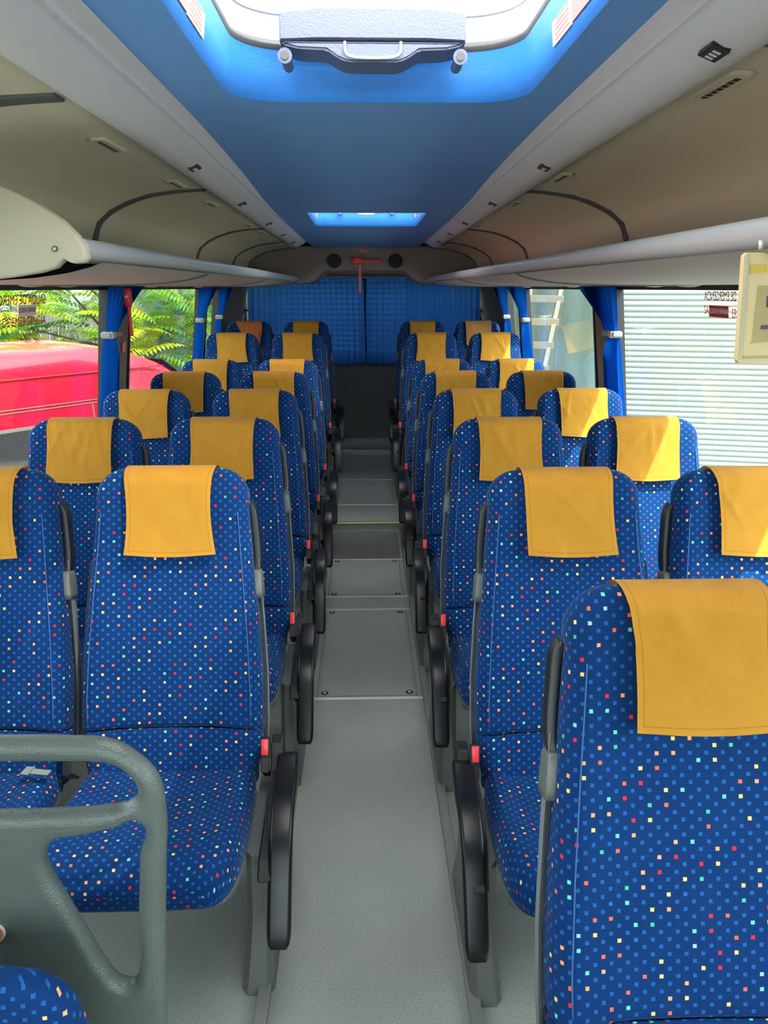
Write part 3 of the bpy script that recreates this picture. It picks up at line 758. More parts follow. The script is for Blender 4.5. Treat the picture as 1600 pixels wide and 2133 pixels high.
# ---------------------------------------------------------------- seats
TH = R(17); L0 = .805; ZB = .405
def bk(x, s, d):       # backrest frame -> seat coordinates
    yb = -L0*math.sin(TH)
    return Vector((x, yb+s*math.sin(TH)+d*math.cos(TH), ZB+s*math.cos(TH)-d*math.sin(TH)))
def hwf(s): return interp([(0, .222), (.06, .235), (.2, .238), (.35, .230), (.5, .217), (.62, .206), (.70, .200), (.9, .198)], s)
def section(s, hw, f, b, n=40, bol=.016, ex=.42):
    pts = []
    for i in range(n):
        a = 2*PI*i/n + PI/2             # start at the back centre
        ca, sa = math.cos(a), math.sin(a)
        x = hw*math.copysign(abs(ca)**ex, ca); d = math.copysign(abs(sa)**ex, sa)
        d = d*b if d > 0 else d*f
        if d < 0:
            q = abs(x)/hw
            d -= bol*max(0, min(1, (q-.55)/.3))*(1 if q < .93 else max(0, (1-q)/.07))
        pts.append((x, s, d))
    return pts
def backrest_bm():
    bm = newb(); uvl = bm.loops.layers.uv.new('UVMap'); rings = []
    ss = [.115, .118, .125, .14]+[.16+.03*i for i in range(20)]
    def arc(x): return .012*(1-(x/.235)**2)
    RR = .085
    for k, s in enumerate(ss):
        sh = (.80, .93, .985, 1)[k] if k < 4 else 1
        f = .050*sh; b = .048*sh; fd = 1
        low = max(0, 1-(s-.115)/.08)
        rings.append([bk(x, s_+arc(x)*low, d) for x, s_, d in section(s, hwf(s)*(.97+.03*sh), f+.006*math.sin(s*7), b, bol=.014)])
    s1 = ss[-1]; top = L0
    for a in (8, 18, 28, 38, 48, 58, 68, 78, 86):
        q = math.sin(R(a)); c = math.cos(R(a))
        s = s1+(top-s1)*q
        hw = hwf(s1)-.08*(1-c); f = (.050+.006*math.sin(s1*7))*(.25+.75*c**.8); b = .048*(.25+.75*c**.8)
        rings.append([bk(x, s_, d) for x, s_, d in section(s, hw, f, b, bol=.014*c)])
    loft(bm, rings, uvl=uvl, fc=20)
    return bm
def lumbar_bm():
    bm = newb(); uvl = bm.loops.layers.uv.new('UVMap'); rings = []
    def arc(x): return .012*(1-(x/.235)**2)
    for s, sh in ((-.03, .9), (0, 1), (.03, 1), (.06, 1), (.09, 1), (.104, .96), (.111, .88)):
        hi = max(0, min(1, s/.11))
        rings.append([bk(x, s_+arc(x)*hi, d) for x, s_, d in section(s, hwf(max(0, s))*(.97+.03*sh), .052*sh, .048*sh, bol=.014)])
    loft(bm, rings, uvl=uvl, fc=20); return bm
def seams_bm(sx_):
    bm = newb()
    for sx in (sx_,):
        pth = []
        for i in range(22):
            s = .14+.026*i
            hw = hwf(s); f = .050+.006*math.sin(min(s, .64)*7)
            pth.append(bk(sx*hw*.885, s, -f-.0115))
        sweep(bm, pth, .0012, .0012, side=Vector((1, 0, 0)), seg=2)
    return bm
def cushion_bm():
    bm = newb(); uvl = bm.loops.layers.uv.new('UVMap'); rings = []
    n = 40
    def ring(y, hw, zt, zb, tiltz=0):
        hh = (zt-zb)/2; zc = (zt+zb)/2; pts = []
        for i in range(n):
            a = 2*PI*i/n - PI/2            # start at the underside
            ca, sa = math.cos(a), math.sin(a)
            x = hw*math.copysign(abs(ca)**.42, ca); z = math.copysign(abs(sa)**.42, sa)*hh
            if z > 0:
                q = abs(x)/hw; z += .014*max(0, min(1, (q-.58)/.27))*(1 if q < .9 else max(0, (1-q)/.1))
            pts.append(Vector((x, y, zc+z)))
        return pts
    for y, hw, zt, zb in ((-.24, .2, .42, .37), (-.26, .218, .428, .35), (-.32, .226, .434, .345), (-.40, .229, .440, .345), (-.48, .230, .450, .35), (-.55, .229, .462, .352),
                          (-.60, .227, .468, .354), (-.635, .222, .466, .357), (-.66, .214, .458, .361), (-.68, .203, .445, .366), (-.692, .19, .43, .372), (-.698, .17, .412, .382)):
        rings.append(ring(y, hw, zt, zb))
    loft(bm, rings, uvl=uvl, fc=20)
    return bm
def shell_bm():
    bm = newb(); rings = []
    for s in (.02, .05, .12, .25, .4, .5, .56):
        hw = hwf(s)+.012; b = .052 if s > .03 else .04; e = 1 if s < .5 else 1-(s-.5)*3
        rings.append([bk(x, s, d) for x, d in ((-hw, .0), (-hw-.002, .015), (-hw*.97, b*.8+.012), (-hw*.8, b+.014), (0, b+.02), (hw*.8, b+.014), (hw*.97, b*.8+.012), (hw+.002, .015), (hw, .0), (hw*.95, .02), (0, .02), (-hw*.95, .02))])
    loft(bm, rings); bmesh.ops.recalc_face_normals(bm, faces=bm.faces); return bm
def handle_bm(sx):
    bm = newb()
    pth = [bk(sx*(hwf(s)+.010-k), s, .018+k2) for s, k, k2 in ((.52, .012, 0), (.54, .004, .004), (.58, 0, .006), (.64, 0, .006), (.69, .002, .004), (.71, .012, 0))]
    sweep(bm, smooth_path(pth, 4), .017, .009, .004, side=Vector((0, 1, 0))); return bm
def collar_bm(sx):
    bm = newb(); pth = [bk(sx*(hwf(s)+.004), s, .015) for s in (.455, .47, .52, .53)]
    sweep(bm, pth, .026, .0125, .004, side=Vector((0, 1, 0)), scale=[.9, 1, .95, .8]); return bm
def arm_bm(sx):
    bm = newb(); X = sx*(.312 if sx > 0 else .285)
    pth = smooth_path([(X-sx*.006, -.262, .452), (X-sx*.004, -.30, .463), (X, -.38, .462), (X, -.46, .452), (X, -.525, .415), (X, -.57, .355), (X, -.61, .285), (X, -.645, .22)], 5)
    n = len(pth); sc2 = [1]*n; sc2[0] = .7; sc2[1] = .9; sc2[2] = .97; sc2[-1] = .72; sc2[-2] = .9; sc2[-3] = .97
    sweep(bm, pth, .027, .019, .010, scale=sc2, seg=5); return bm
def armbr_bm(sx):
    bm = newb(); X = sx*(.312 if sx > 0 else .285)
    pth = smooth_path([(X-sx*.02, -.30, .43), (X-sx*.016, -.42, .42), (X+sx*-.014, -.50, .385), (X-sx*.012, -.55, .32)], 4)
    sweep(bm, pth, .024, .014, .006, seg=2); return bm
def pedestal_bm(sx, hgt=0.0):
    bm = newb(); rings = []
    z0 = 0.0-hgt
    for z, ya, yb2, xa, xb in ((z0, -.57, -.16, .205, .285), (z0+.03, -.565, -.17, .208, .283), (z0+.09, -.54, -.20, .214, .282), (.18, -.52, -.24, .220, .280), (.30, -.515, -.25, .222, .280), (.37, -.53, -.22, .226, .276)):
        rings.append([Vector((sx*x, y, z)) for x, y in ((xa, ya+.02), (xa+.015, ya), (xb-.015, ya), (xb, ya+.02), (xb, yb2), (xa, yb2))])
    loft(bm, rings); bmesh.ops.recalc_face_normals(bm, faces=bm.faces); return bm
def bracket_bm(sx):
    bm = newb(); P = [(-.22, .50), (-.20, .44), (-.21, .36), (-.30, .33), (-.50, .33), (-.60, .355), (-.56, .385), (-.42, .41), (-.30, .44), (-.27, .50)]
    extr(bm, P, 0, 1, lambda a, b, t: (sx*(.262+.03*t), a, b))
    bmesh.ops.bevel(bm, geom=bm.edges[:], offset=.004, segments=1, affect='EDGES'); return bm
def pan_bm():
    bm = newb(); rings = []
    for y, hw, z in ((-.24, .2, .34), (-.3, .222, .325), (-.5, .226, .325), (-.62, .222, .335), (-.675, .2, .36)):
        rings.append([(-hw, y, .385), (-hw-.004, y, .375), (-hw*.97, y, z+.01), (-hw*.85, y, z), (hw*.85, y, z), (hw*.97, y, z+.01), (hw+.004, y, .375), (hw, y, .385)])
    loft(bm, rings); bmesh.ops.recalc_face_normals(bm, faces=bm.faces); return bm
def buckle(sx, red=True):
    X = sx*.25; out = []
    m = Matrix.Translation((X, -.287, .500)) @ Matrix.Rotation(R(-20), 4, 'X')
    a = newb(); vs_ = box(a, (0, 0, 0), (.024, .02, .05), .003)
    for v in vs_: v.co = m @ v.co
    b = newb(); vs_ = box(b, (0, -.009, .003), (.017, .008, .04), .002)
    for v in vs_: v.co = m @ v.co
    c = newb(); sweep(c, [m @ Vector((0, 0, -.02)), m @ Vector((0, 0, -.06)), Vector((X, -.26, .40))], .011, .004, .002, seg=1)
    return a, b, c
def tmp(name, bm, mat, angle=None, smooth=True):
    me = bpy.data.meshes.new(name); bm.normal_update(); bm.to_mesh(me); bm.free(); me.materials.append(M[mat])
    if smooth:
        for p in me.polygons: p.use_smooth = True
        if angle: me.set_sharp_from_angle(angle=R(angle))
    return me
SM = {'backrest': tmp('backrest', backrest_bm(), 'moq'), 'lumbar_pad': tmp('lumbar_pad', lumbar_bm(), 'moq'), 
      'seat_cushion': tmp('seat_cushion', cushion_bm(), 'moq'), 'back_shell': tmp('back_shell', shell_bm(), 'shell', 40), 'seat_pan': tmp('seat_pan', pan_bm(), 'grey_pl', 40)}
M['seam'] = plain('pale_blue_seam', (44, 84, 136), .9); SM[('seam', -1)] = tmp('seam', seams_bm(-1), 'seam'); SM[('seam', 1)] = tmp('seam', seams_bm(1), 'seam')
for sx in (-1, 1):
    SM[('grab_handle', sx)] = tmp('grab_handle', handle_bm(sx), 'black'); SM[('handle_collar', sx)] = tmp('handle_collar', collar_bm(sx), 'grey_pl')
    SM[('armrest', sx)] = tmp('armrest', arm_bm(sx), 'armblack'); SM[('armrest_bracket', sx)] = tmp('armrest_bracket', armbr_bm(sx), 'blacksoft', 40)
    SM[('side_bracket', sx)] = tmp('side_bracket', bracket_bm(sx), 'blacksoft', 30)
    a, b, c = buckle(sx); SM[('belt_buckle', sx)] = tmp('belt_buckle', a, 'belt', 40); SM[('release_button', sx)] = tmp('release_button', b, 'red', 40); SM[('belt_stalk', sx)] = tmp('belt_stalk', c, 'belt', 40)
def cover_mesh(seed, kind=0):
    rnd = random.Random(seed); W = .235
    bm = newb(); uvl = bm.loops.layers.uv.new('UVMap')
    nu = 26; path = []
    ft = .070; bt = .056
    drop = .232+.006*rnd.uniform(-1, 1)
    nf = 22
    for i in range(nf+1): path.append((L0-.045-(drop-.045)*(1-i/nf), -ft))
    for i in range(1, 10):
        a = PI*i/10; d = (-ft if a < PI/2 else bt); 
        path.append((L0-.045+(.053)*math.sin(a), -ft*math.cos(a) if a < PI/2 else -bt*math.cos(a)))
    for i in range(8): path.append((L0-.045-.016*(i+1), bt))
    wr = [(rnd.uniform(-.1, .1), rnd.uniform(.05, .2), rnd.uniform(-.9, .9), rnd.uniform(.0015, .005), rnd.uniform(.006, .014)) for _ in range(4)]
    sk = rnd.uniform(-.012, .012); bow = rnd.uniform(-.004, .006); curl = rnd.uniform(0, .012); cs = rnd.choice((-1, 1))
    vv = [0]
    for a, b in zip(path, path[1:]): vv.append(vv[-1]+math.dist(a, b))
    rows_ = []
    for j, (s, d) in enumerate(path):
        r_ = []; dn = max(0, min(1, 1-vv[j]/drop))      # 1 at the front hem, 0 at the top
        for i in range(nu+1):
            q = i/nu*2-1; x = q*W/2
            dd = d; ss = s
            front = vv[j] < drop
            if kind == 1 and front:          # crumpled: gathers towards one side
                x = x*(1-.72*dn**1.5)+.058*dn; dd = d-.012*dn*abs(math.sin(q*7))-.004
                ss = s-.01*dn
            else:
                x += sk*dn*dn+(-q*.012+q*bow)*math.sin(dn*PI)*.6*(1 if front else 0)
                if front:
                    for (wx0, wz0, sl, am, wd) in wr:
                        u_ = (x-wx0-sl*(vv[j]-wz0)); dd -= am*math.exp(-(u_/wd)**2)*math.sin(min(1, max(0, dn*1.3))*PI)
                    dd -= curl*(dn**6)*(1 if cs*q > .2 else .2)+.003*dn
                    if kind == 2: dd -= .004*abs(math.sin(x*90+s*20))*(1-dn*.5)
                ss -= .004*math.cos(q*2.2)*dn
            r_.append((bm.verts.new(bk(x, ss, dd)), (q+1)*W/2, vv[j]))
        rows_.append(r_)
    for a, b in zip(rows_, rows_[1:]):
        for i in range(nu):
            qd = (a[i], a[i+1], b[i+1], b[i]); f = bm.faces.new([k[0] for k in qd])
            for lp, k in zip(f.loops, qd): lp[uvl].uv = (k[1], k[2])
    bmesh.ops.solidify(bm, geom=bm.faces[:], thickness=.0022)
    bmesh.ops.recalc_face_normals(bm, faces=bm.faces)
    return bm
ROWS = {0: (1.17, H-.468), 1: (2.03, H-.465), 2: (2.83, H-.463), 3: (3.66, H-.465), 4: (4.48, H-.467), 5: (5.27, H-.468), 6: (6.15, H-.342), 7: (7.10, H-.292)}
ordn = {0: 'nearest', 1: 'first', 2: 'second', 3: 'third', 4: 'fourth', 5: 'fifth', 6: 'sixth', 7: 'last'}
seatdata = []
for r_ in range(1, 8):
    seatdata += [('LA', r_), ('LW', r_), ('RA', r_), ('RW', r_)]
seatdata.append(('RA', 0))
XX = {'LA': -.512, 'LW': -1.02, 'RA': .525, 'RW': 1.025}
RY = {0: 0, 1: -.045, 2: -.03, 3: -.01}
def part(name, me, parent, loc=(0, 0, 0)):
    o = bpy.data.objects.new(name, me); C.objects.link(o); o.parent = parent; o.location = loc; return o
for key, r_ in seatdata:
    Y, zt = ROWS[r_]; dz = zt-1.175
    aisle = key[1] == 'A'; left = key[0] == 'L'
    sx = 1 if left else -1                  # direction of the aisle
    nm = ('%s row' % ordn[r_])
    if (key, r_) == ('RA', 0): lab = 'large nearest blue dotted seat with yellow cover at the right front'
    elif (key, r_) == ('LW', 7): lab = 'blue dotted seat with crumpled orange headrest cover in the rear left corner'
    elif (key, r_) == ('RW', 7): lab = 'blue dotted seat with pale orange headrest cover in the rear right corner'
    else:
        lab = 'blue dotted %s seat with yellow cover, %s side, %s' % ('aisle' if aisle else 'window', 'left' if left else 'right', {1: 'first row facing the camera', 7: 'last row by the rear curtain'}.get(r_, '%s row from the front' % ordn[r_]))
    X = XX[key]; Y += 0 if left else RY.get(r_, 0)
    t = thing('bus_seat', lab, 'seat', (X, Y, dz), group='blue dotted bus seats')
    part('backrest', SM['backrest'], t); part('lumbar_pad', SM['lumbar_pad'], t); part('seam', SM[('seam', -1)], t); part('seam', SM[('seam', 1)], t)
    part('seat_cushion', SM['seat_cushion'], t); part('back_shell', SM['back_shell'], t); part('seat_pan', SM['seat_pan'], t)
    gh = part('grab_handle', SM[('grab_handle', sx)], t); part('handle_collar', SM[('handle_collar', sx)], gh)
    if aisle:
        am = part('armrest', SM[('armrest', sx)], t); part('armrest_bracket', SM[('armrest_bracket', sx)], am)
        part('side_bracket', SM[('side_bracket', sx)], t)
        bu = part('belt_buckle', SM[('belt_buckle', sx)], t); part('release_button', SM[('release_button', sx)], bu)['label'] = 'red release button'; part('belt_stalk', SM[('belt_stalk', sx)], bu)
        obj('pedestal', pedestal_bm(sx, max(0, dz-(.14 if r_ > 5 else 0))), 'grey_pl', t, angle=35)
    else:
        # bar and wall bracket that carry the window seat
        bm = newb(); x1 = (1.3-abs(X))*(-sx)
        for y in (-.35, -.55): box(bm, ((x1+sx*.2)/2, y, .318), (abs(x1-sx*.2), .03, .03), .004)
        obj('support_bar', bm, 'grey_pl', t, smooth=False)
        bu = part('belt_buckle', SM[('belt_buckle', sx)], t); part('belt_stalk', SM[('belt_stalk', sx)], bu)
    kind = 1 if (key, r_) == ('LW', 7) else (2 if (key, r_) in (('RA', 7), ('LW', 2), ('RW', 4)) else 0)
    cv = obj('headrest_cover', cover_mesh(r_*13+len(key)+ord(key[0])+ord(key[1]), kind), 'cover_orange' if kind == 1 else ('cover_pale' if (key, r_) == ('RW', 7) else 'cover'), t)
    cv['label'] = {('LW', 7): 'crumpled orange headrest cover', ('RW', 7): 'pale orange headrest cover'}.get((key, r_), 'yellow cloth headrest cover')
    if (key, r_) == ('LW', 1):
        bm = newb(); vs_ = box(bm, (0, 0, 0), (.02, .05, .002), .0005)
        box(bm, (0, .034, 0), (.032, .022, .002)); bmesh.ops.rotate(bm, verts=bm.verts, cent=(0, 0, 0), matrix=Matrix.Rotation(R(80), 3, 'Z')); bmesh.ops.translate(bm, verts=bm.verts, vec=(.20, -.34, .474))
        obj('belt_tongue', bm, 'grey_lt', t, smooth=False)

# ---------------------------------------------------------------- padded partition with grab loops (front left)
def curve2d(name, loops, mat, extrude, bevel, loc, label, cat):
    cu = bpy.data.curves.new(name, 'CURVE'); cu.dimensions = '2D'; cu.fill_mode = 'BOTH'; cu.extrude = extrude; cu.bevel_depth = bevel; cu.bevel_resolution = 5; cu.resolution_u = 10; cu.offset = -bevel
    for lp in loops:
        sp = cu.splines.new('BEZIER'); sp.bezier_points.add(len(lp)-1); sp.use_cyclic_u = True
        for bp, (a, b) in zip(sp.bezier_points, lp): bp.co = (a, b, 0); bp.handle_left_type = bp.handle_right_type = 'AUTO'
    t = bpy.data.objects.new(name, cu); C.objects.link(t); bpy.context.view_layer.update()
    me = bpy.data.meshes.new_from_object(t.evaluated_get(bpy.context.evaluated_depsgraph_get())); bpy.data.objects.remove(t)
    me.transform(Matrix.Rotation(R(90), 4, 'X')); me.materials.clear(); me.materials.append(M[mat])
    for p in me.polygons: p.use_smooth = True
    me.set_sharp_from_angle(angle=R(60))
    return me
pf = 36.0
def pxy(u, v, Y):       # point of a plane at distance Y (used once to lay out the panel's outline at its real size)
    p, a = R(16.2547), R(1.478)
    fw = Vector((math.sin(a)*math.cos(p), math.cos(a)*math.cos(p), -math.sin(p))); rt_ = Vector((math.cos(a), -math.sin(a), 0)); up = rt_.cross(fw)
    r_ = rt_*(u-800)/1600+up*(1066.5-v)/1600+fw; r_ *= Y/r_.y
    return (r_.x, r_.z)
PY = 1.02
OUT = [(-400, 1536), (0, 1535), (140, 1536), (230, 1543), (287, 1573), (328, 1615), (345, 1680), (346, 1800), (345, 1950), (348, 2100), (352, 2200), (358, 2400), (362, 2600), (240, 2620), (200, 2400), (186, 2160), (150, 2085), (80, 2052), (0, 2045), (-400, 2040)]
IN1 = [(-400, 1580), (0, 1580), (140, 1580), (200, 1581), (240, 1588), (276, 1614), (289, 1642), (272, 1668), (220, 1680), (120, 1687), (0, 1690), (-400, 1692)]
IN2 = [(293, 1706), (240, 1718), (170, 1733), (115, 1745), (97, 1775), (105, 1810), (140, 1870), (185, 1945), (225, 2010), (255, 2040), (280, 2040), (291, 2015), (291, 1900), (293, 1780)]
def toloc(lp): return [(pxy(u, v, PY)[0], pxy(u, v, PY)[1]) for u, v in lp]
me = curve2d('panel_pad', [toloc(OUT), toloc(IN1)[::-1], toloc(IN2)[::-1]], 'leather', .002, .017, None, '', '')
pt = thing('partition', 'grey padded partition with rounded grab loops at the front left', 'partition', (-.6, PY, 0))
o = part('panel_pad', me, pt, (.6, 0, H))
bm = newb(); c = Vector((pxy(-2, 1918, PY)[0], 0, pxy(-2, 1918, PY)[1]+H)); off = Vector((-.6, 0, 0))
c.x += .6
cyl(bm, c+Vector((0, -.022, 0)), c+Vector((0, -.032, 0)), .016, 24); kb = obj('knob', bm, 'orange', pt, angle=30); kb['label'] = 'orange brown round knob'
bm = newb(); cyl(bm, c+Vector((0, -.018, -.003)), c+Vector((0, -.024, -.003)), .0185, 24); obj('knob_ring', bm, 'metal', kb, angle=30)
bm = newb(); x_ = pxy(330, 2300, PY)[0]+.6
cyl(bm, (pxy(318, 2400, PY)[0]+.6, 0, .40), (pxy(318, 2400, PY)[0]+.6, 0, 0.002), .02, 16); cyl(bm, (-.55, 0, .40), (-.55, 0, 0.002), .02, 16)
obj('post', bm, 'grey_pl', pt)
# folding guide seat in front of the partition, only its top shows
gs = thing('folding_seat', 'blue dotted folding seat back below the grey partition, bottom left corner', 'seat', (-.62, .86, 0))
bm = newb(); uvl = bm.loops.layers.uv.new('UVMap'); rings = []
zt_ = H+pxy(0, 2052, .84)[1]
for k, (s, wv) in enumerate([(-.36, .2), (-.30, .215), (-.2, .22), (-.1, .215), (-.06, .205), (-.035, .19), (-.016, .165), (-.004, .12), (0, .07)]):
    rings.append([Vector((x, d*(1 if k < 6 else (.9, .7, .4)[k-6])*.55, zt_+s)) for x, s_, d in section(s, wv, .05, .05, bol=0)])
loft(bm, rings, uvl=uvl, fc=20); obj('backrest', bm, 'moq', gs)
bm = newb(); box(bm, (0, 0.0, (zt_-.36)/2), (.06, .05, zt_-.36), .008); obj('post', bm, 'grey_pl', gs, smooth=False)

# ---------------------------------------------------------------- hanging beige notice (front right)
SY = 1.22
a0 = pxy(1552, 528, SY); a1 = pxy(1536, 756, SY)
t = thing('notice_board', 'beige notice board hanging from the right luggage rack at the edge of the view', 'notice board', (a1[0], SY, H+a1[1]))
def bd(u, v, dy=0):
    return Vector((pxy(u, v, SY)[0]-a1[0], dy, pxy(1555, v, SY)[1]-a1[1]))
def slab(pts, y0, y1, mat, name, par):
    bm = newb(); loft(bm, [[bd(u, v, y0) for u, v in pts], [bd(u, v, y1) for u, v in pts]]); bmesh.ops.recalc_face_normals(bm, faces=bm.faces)
    return obj(name, bm, mat, par, smooth=False)
bo = slab([(1558, 526), (1760, 522), (1760, 756), (1540, 757), (1536, 750), (1551, 532)], 0, .012, 'cream', 'board', t)
slab([(1554, 530), (1560, 530), (1545, 750), (1540, 750)], -.002, 0, 'cap', 'board_edge', bo)
slab([(1563, 553), (1596, 550), (1598, 566), (1562, 571)], -.0015, 0, 'yellow', 'print', bo)
slab([(1597, 616), (1640, 616), (1640, 640), (1595, 640)], -.0015, 0, 'navy', 'print', bo)
slab([(1578, 596), (1660, 592), (1655, 705), (1560, 716), (1566, 712)], -.001, 0, 'cream2', 'print', bo)
slab([(1585, 678), (1640, 676), (1640, 684), (1584, 686)], -.0025, -.001, 'navy', 'print', bo)
slab([(1548, 742), (1700, 740), (1700, 745), (1547, 747)], -.0015, 0, 'cream2', 'print', bo)
for u in (1590, 1720):
    bm = newb(); cyl(bm, bd(u, 524, .006), bd(u, 500, .006), .004, 8); obj('hanger', bm, 'metal', t)

# ---------------------------------------------------------------- lettering on the side windows
def wall_mat(side, y, Z):
    z = H+Z; tilt = math.atan(.134)
    # local x -> +Y or -Y so text reads from inside; local y -> up along the glass
    up = Vector((-side*math.sin(tilt), 0, math.cos(tilt))); xd = Vector((0, 1, 0)) if side < 0 else Vector((0, -1, 0))
    nrm = xd.cross(up)
    m = Matrix((xd, up, nrm)).transposed().to_4x4()
    return Matrix.Translation((side*(wx(z)+.022), y, z)) @ m
for side in (-1, 1):
    yc = 3.0 if side < 0 else 2.86
    nm = 'left' if side < 0 else 'right'
    t = thing('window_notice', 'red mirrored emergency exit lettering on the near %s window' % nm, 'lettering', (0, 0, 0))
    t.location = (side*wx(H-.06), yc, H-.06); inv = Matrix.Translation(-Vector(t.location))
    s1 = .05
    text_mesh('lettering', 'DE EMERGENCIA' if side > 0 else 'SALIDA DE EMERGENCIA', .048 if side > 0 else .052, 'text', inv @ wall_mat(side, yc+(.01 if side > 0 else 0), -.030 if side > 0 else -.045), t, mirror=True, xs=.72 if side > 0 else 1.0)
    if side > 0:
        text_mesh('lettering', 'SAL', .046, 'text', inv @ wall_mat(side, yc+.115, -.080), t, xs=.8)
        text_mesh('lettering', 'ER', .046, 'text', inv @ wall_mat(side, yc-.105, -.088), t, xs=.8)
    else:
        text_mesh('lettering', 'SALIDA DE EMERGENCIA', .05, 'text', inv @ wall_mat(side, yc, -.125), t, xs=1.05)
    st = thing('sticker', 'small red and pink exit sticker over the lettering on the %s window' % nm, 'sticker', t.location)
    mw = inv @ wall_mat(side, yc+(.01 if side > 0 else .1), -.082)
    bm = newb(); vs_ = box(bm, (0, 0, .004), (.16, .042, .002))
    for v in vs_: v.co = mw @ v.co
    obj('sticker_base', bm, 'white' if side < 0 else 'text', st, smooth=False)
    text_mesh('sticker_text', 'АВАРИЕН ИЗХОД', .025, 'text' if side < 0 else 'white', mw @ Matrix.Translation((0, 0, .0055)), st, mirror=True, xs=.75)

# ---------------------------------------------------------------- outside: ground, shutter, sheet, ladder
GZ = -.97
bm = newb(); bm.faces.new([bm.verts.new(p) for p in ((-40, -30, GZ), (40, -30, GZ), (40, 60, GZ), (-40, 60, GZ))]); struct('ground', bm, 'ground')
# white building with roller shutters, turned 14 degrees
WA = math.atan2(-1, 4.06)
def wallpt(t_, h_, n_=0):      # along the wall from (5.0,10.9), towards +x ; h above ground; n out towards the bus
    d = Vector((math.cos(WA), math.sin(WA), 0)); nn = Vector((d.y, -d.x, 0))
    return Vector((5.0, 10.9, GZ))+d*t_+nn*n_+Vector((0, 0, h_))
def shutter(t0, t1, h0, h1, label, pitch=.078):
    bm = newb(); n = int((h1-h0)/pitch); rowsv = []
    prof = []
    for i in range(n):
        b = h0+i*pitch
        prof += [(b+.003, .0), (b+.010, .010), (b+pitch*.45, .016), (b+pitch*.85, .009), (b+pitch-.004, 0), (b+pitch-.002, -.003)]
    A = [bm.verts.new(wallpt(t0, h, n_)) for h, n_ in prof]; B = [bm.verts.new(wallpt(t1, h, n_)) for h, n_ in prof]
    for i in range(len(prof)-1): bm.faces.new((A[i], B[i], B[i+1], A[i+1]))
    t = thing('roller_shutter', label, 'roller shutter', wallpt((t0+t1)/2, h0)); off = Vector(t.location)
    bmesh.ops.translate(bm, verts=bm.verts, vec=-off)
    obj('slats', bm, 'shutter', t, angle=50)
    bm = newb()
    for tt in (t0, t1):
        a = wallpt(tt, h0, .02)-off; b = wallpt(tt, h1, .02)-off; sweep(bm, [a, b], .05, .03, .004, side=Vector((math.cos(WA), math.sin(WA), 0)), seg=1)
    obj('guide_rail', bm, 'grey_lt', t, smooth=False)
shutter(-1.55, 5.0, .02, 4.6, 'white roller shutter filling the near right window')
shutter(-7.2, -2.9, .02, 4.6, 'white roller shutter seen through the rear right window')
bm = newb()
for a, b in ((-9, -7.25), (-2.85, -1.6), (5.05, 9)):
    P = [wallpt(a, 0, 0), wallpt(b, 0, 0), wallpt(b, 6, 0), wallpt(a, 6, 0)]; Q = [wallpt(a, 0, -.3), wallpt(b, 0, -.3), wallpt(b, 6, -.3), wallpt(a, 6, -.3)]
    loft(bm, [P, Q])
P = [wallpt(-9, 4.62, .02), wallpt(9, 4.62, .02), wallpt(9, 6, .02), wallpt(-9, 6, .02)]; Q = [p-Vector((0, -.3, 0)) for p in P]; loft(bm, [P, Q])
bmesh.ops.recalc_face_normals(bm, faces=bm.faces)
tag(obj('building', bm, 'shutter', smooth=False), 'white wall around the roller shutters beyond the right windows', 'building')
# corrugated pale sheet leaning in front of the wall
bm = newb(); A = []; B = []
n = 60
for i in range(n+1):
    t_ = -4.4+2.75*i/n; rp = .02*math.sin(i*.9)
    A.append(bm.verts.new(wallpt(t_, .0, .85+rp))); B.append(bm.verts.new(wallpt(t_, 3.6, .35+rp)))
for i in range(n): bm.faces.new((A[i], A[i+1], B[i+1], B[i]))
bmesh.ops.solidify(bm, geom=bm.faces[:], thickness=.01)
tag(obj('metal_sheet', bm, 'sheet'), 'tall pale green sheet leaning behind the wooden ladder outside', 'sheet')
# ladder
t = thing('ladder', 'weathered wooden ladder leaning outside the right window', 'ladder', wallpt(-3.5, 0, 1.3)); off = Vector(t.location)
def ray3(u, v, Y):
    a = pxy(u, v, Y); return Vector((a[0], Y, H+a[1]))
LT = [ray3(1108, 585, 9.9), ray3(1172, 585, 9.9)]; LB = [ray3(1070, 790, 9.3), ray3(1128, 790, 9.3)]
LB = [b+(b-a)*.95 for a, b in zip(LT, LB)]; LT = [a+(a-b)*.12 for a, b in zip(LT, LB)]
for a, b in zip(LT, LB):
    bm = newb(); sweep(bm, [a-off, b-off], .028, .04, .006, side=Vector((1, 0, 0)), seg=1); obj('side_rail', bm, 'wood', t, smooth=False)
for k in range(9):
    f = .085+k*.108
    p = LT[0].lerp(LB[0], f); q = LT[1].lerp(LB[1], f)
    bm = newb(); box(bm, (p+q)/2-off+Vector((0, -.04, 0)), ((q-p).length+.1, .035, .085), .004, Matrix.Rotation(math.atan2((q-p).z, (q-p).x)*-1+R(1), 4, 'Y')); obj('rung', bm, 'wood', t, smooth=False)

# ---------------------------------------------------------------- red van outside on the left
d_ = Vector((.6, .8, 0)); nrm = Vector((.8, -.6, 0))
van = thing('van', 'red van parked outside the left windows', 'van', (-3.2+.6*1.75, 7.13+.8*1.75, GZ)); van.rotation_euler = (0, 0, math.atan2(.8, .6))
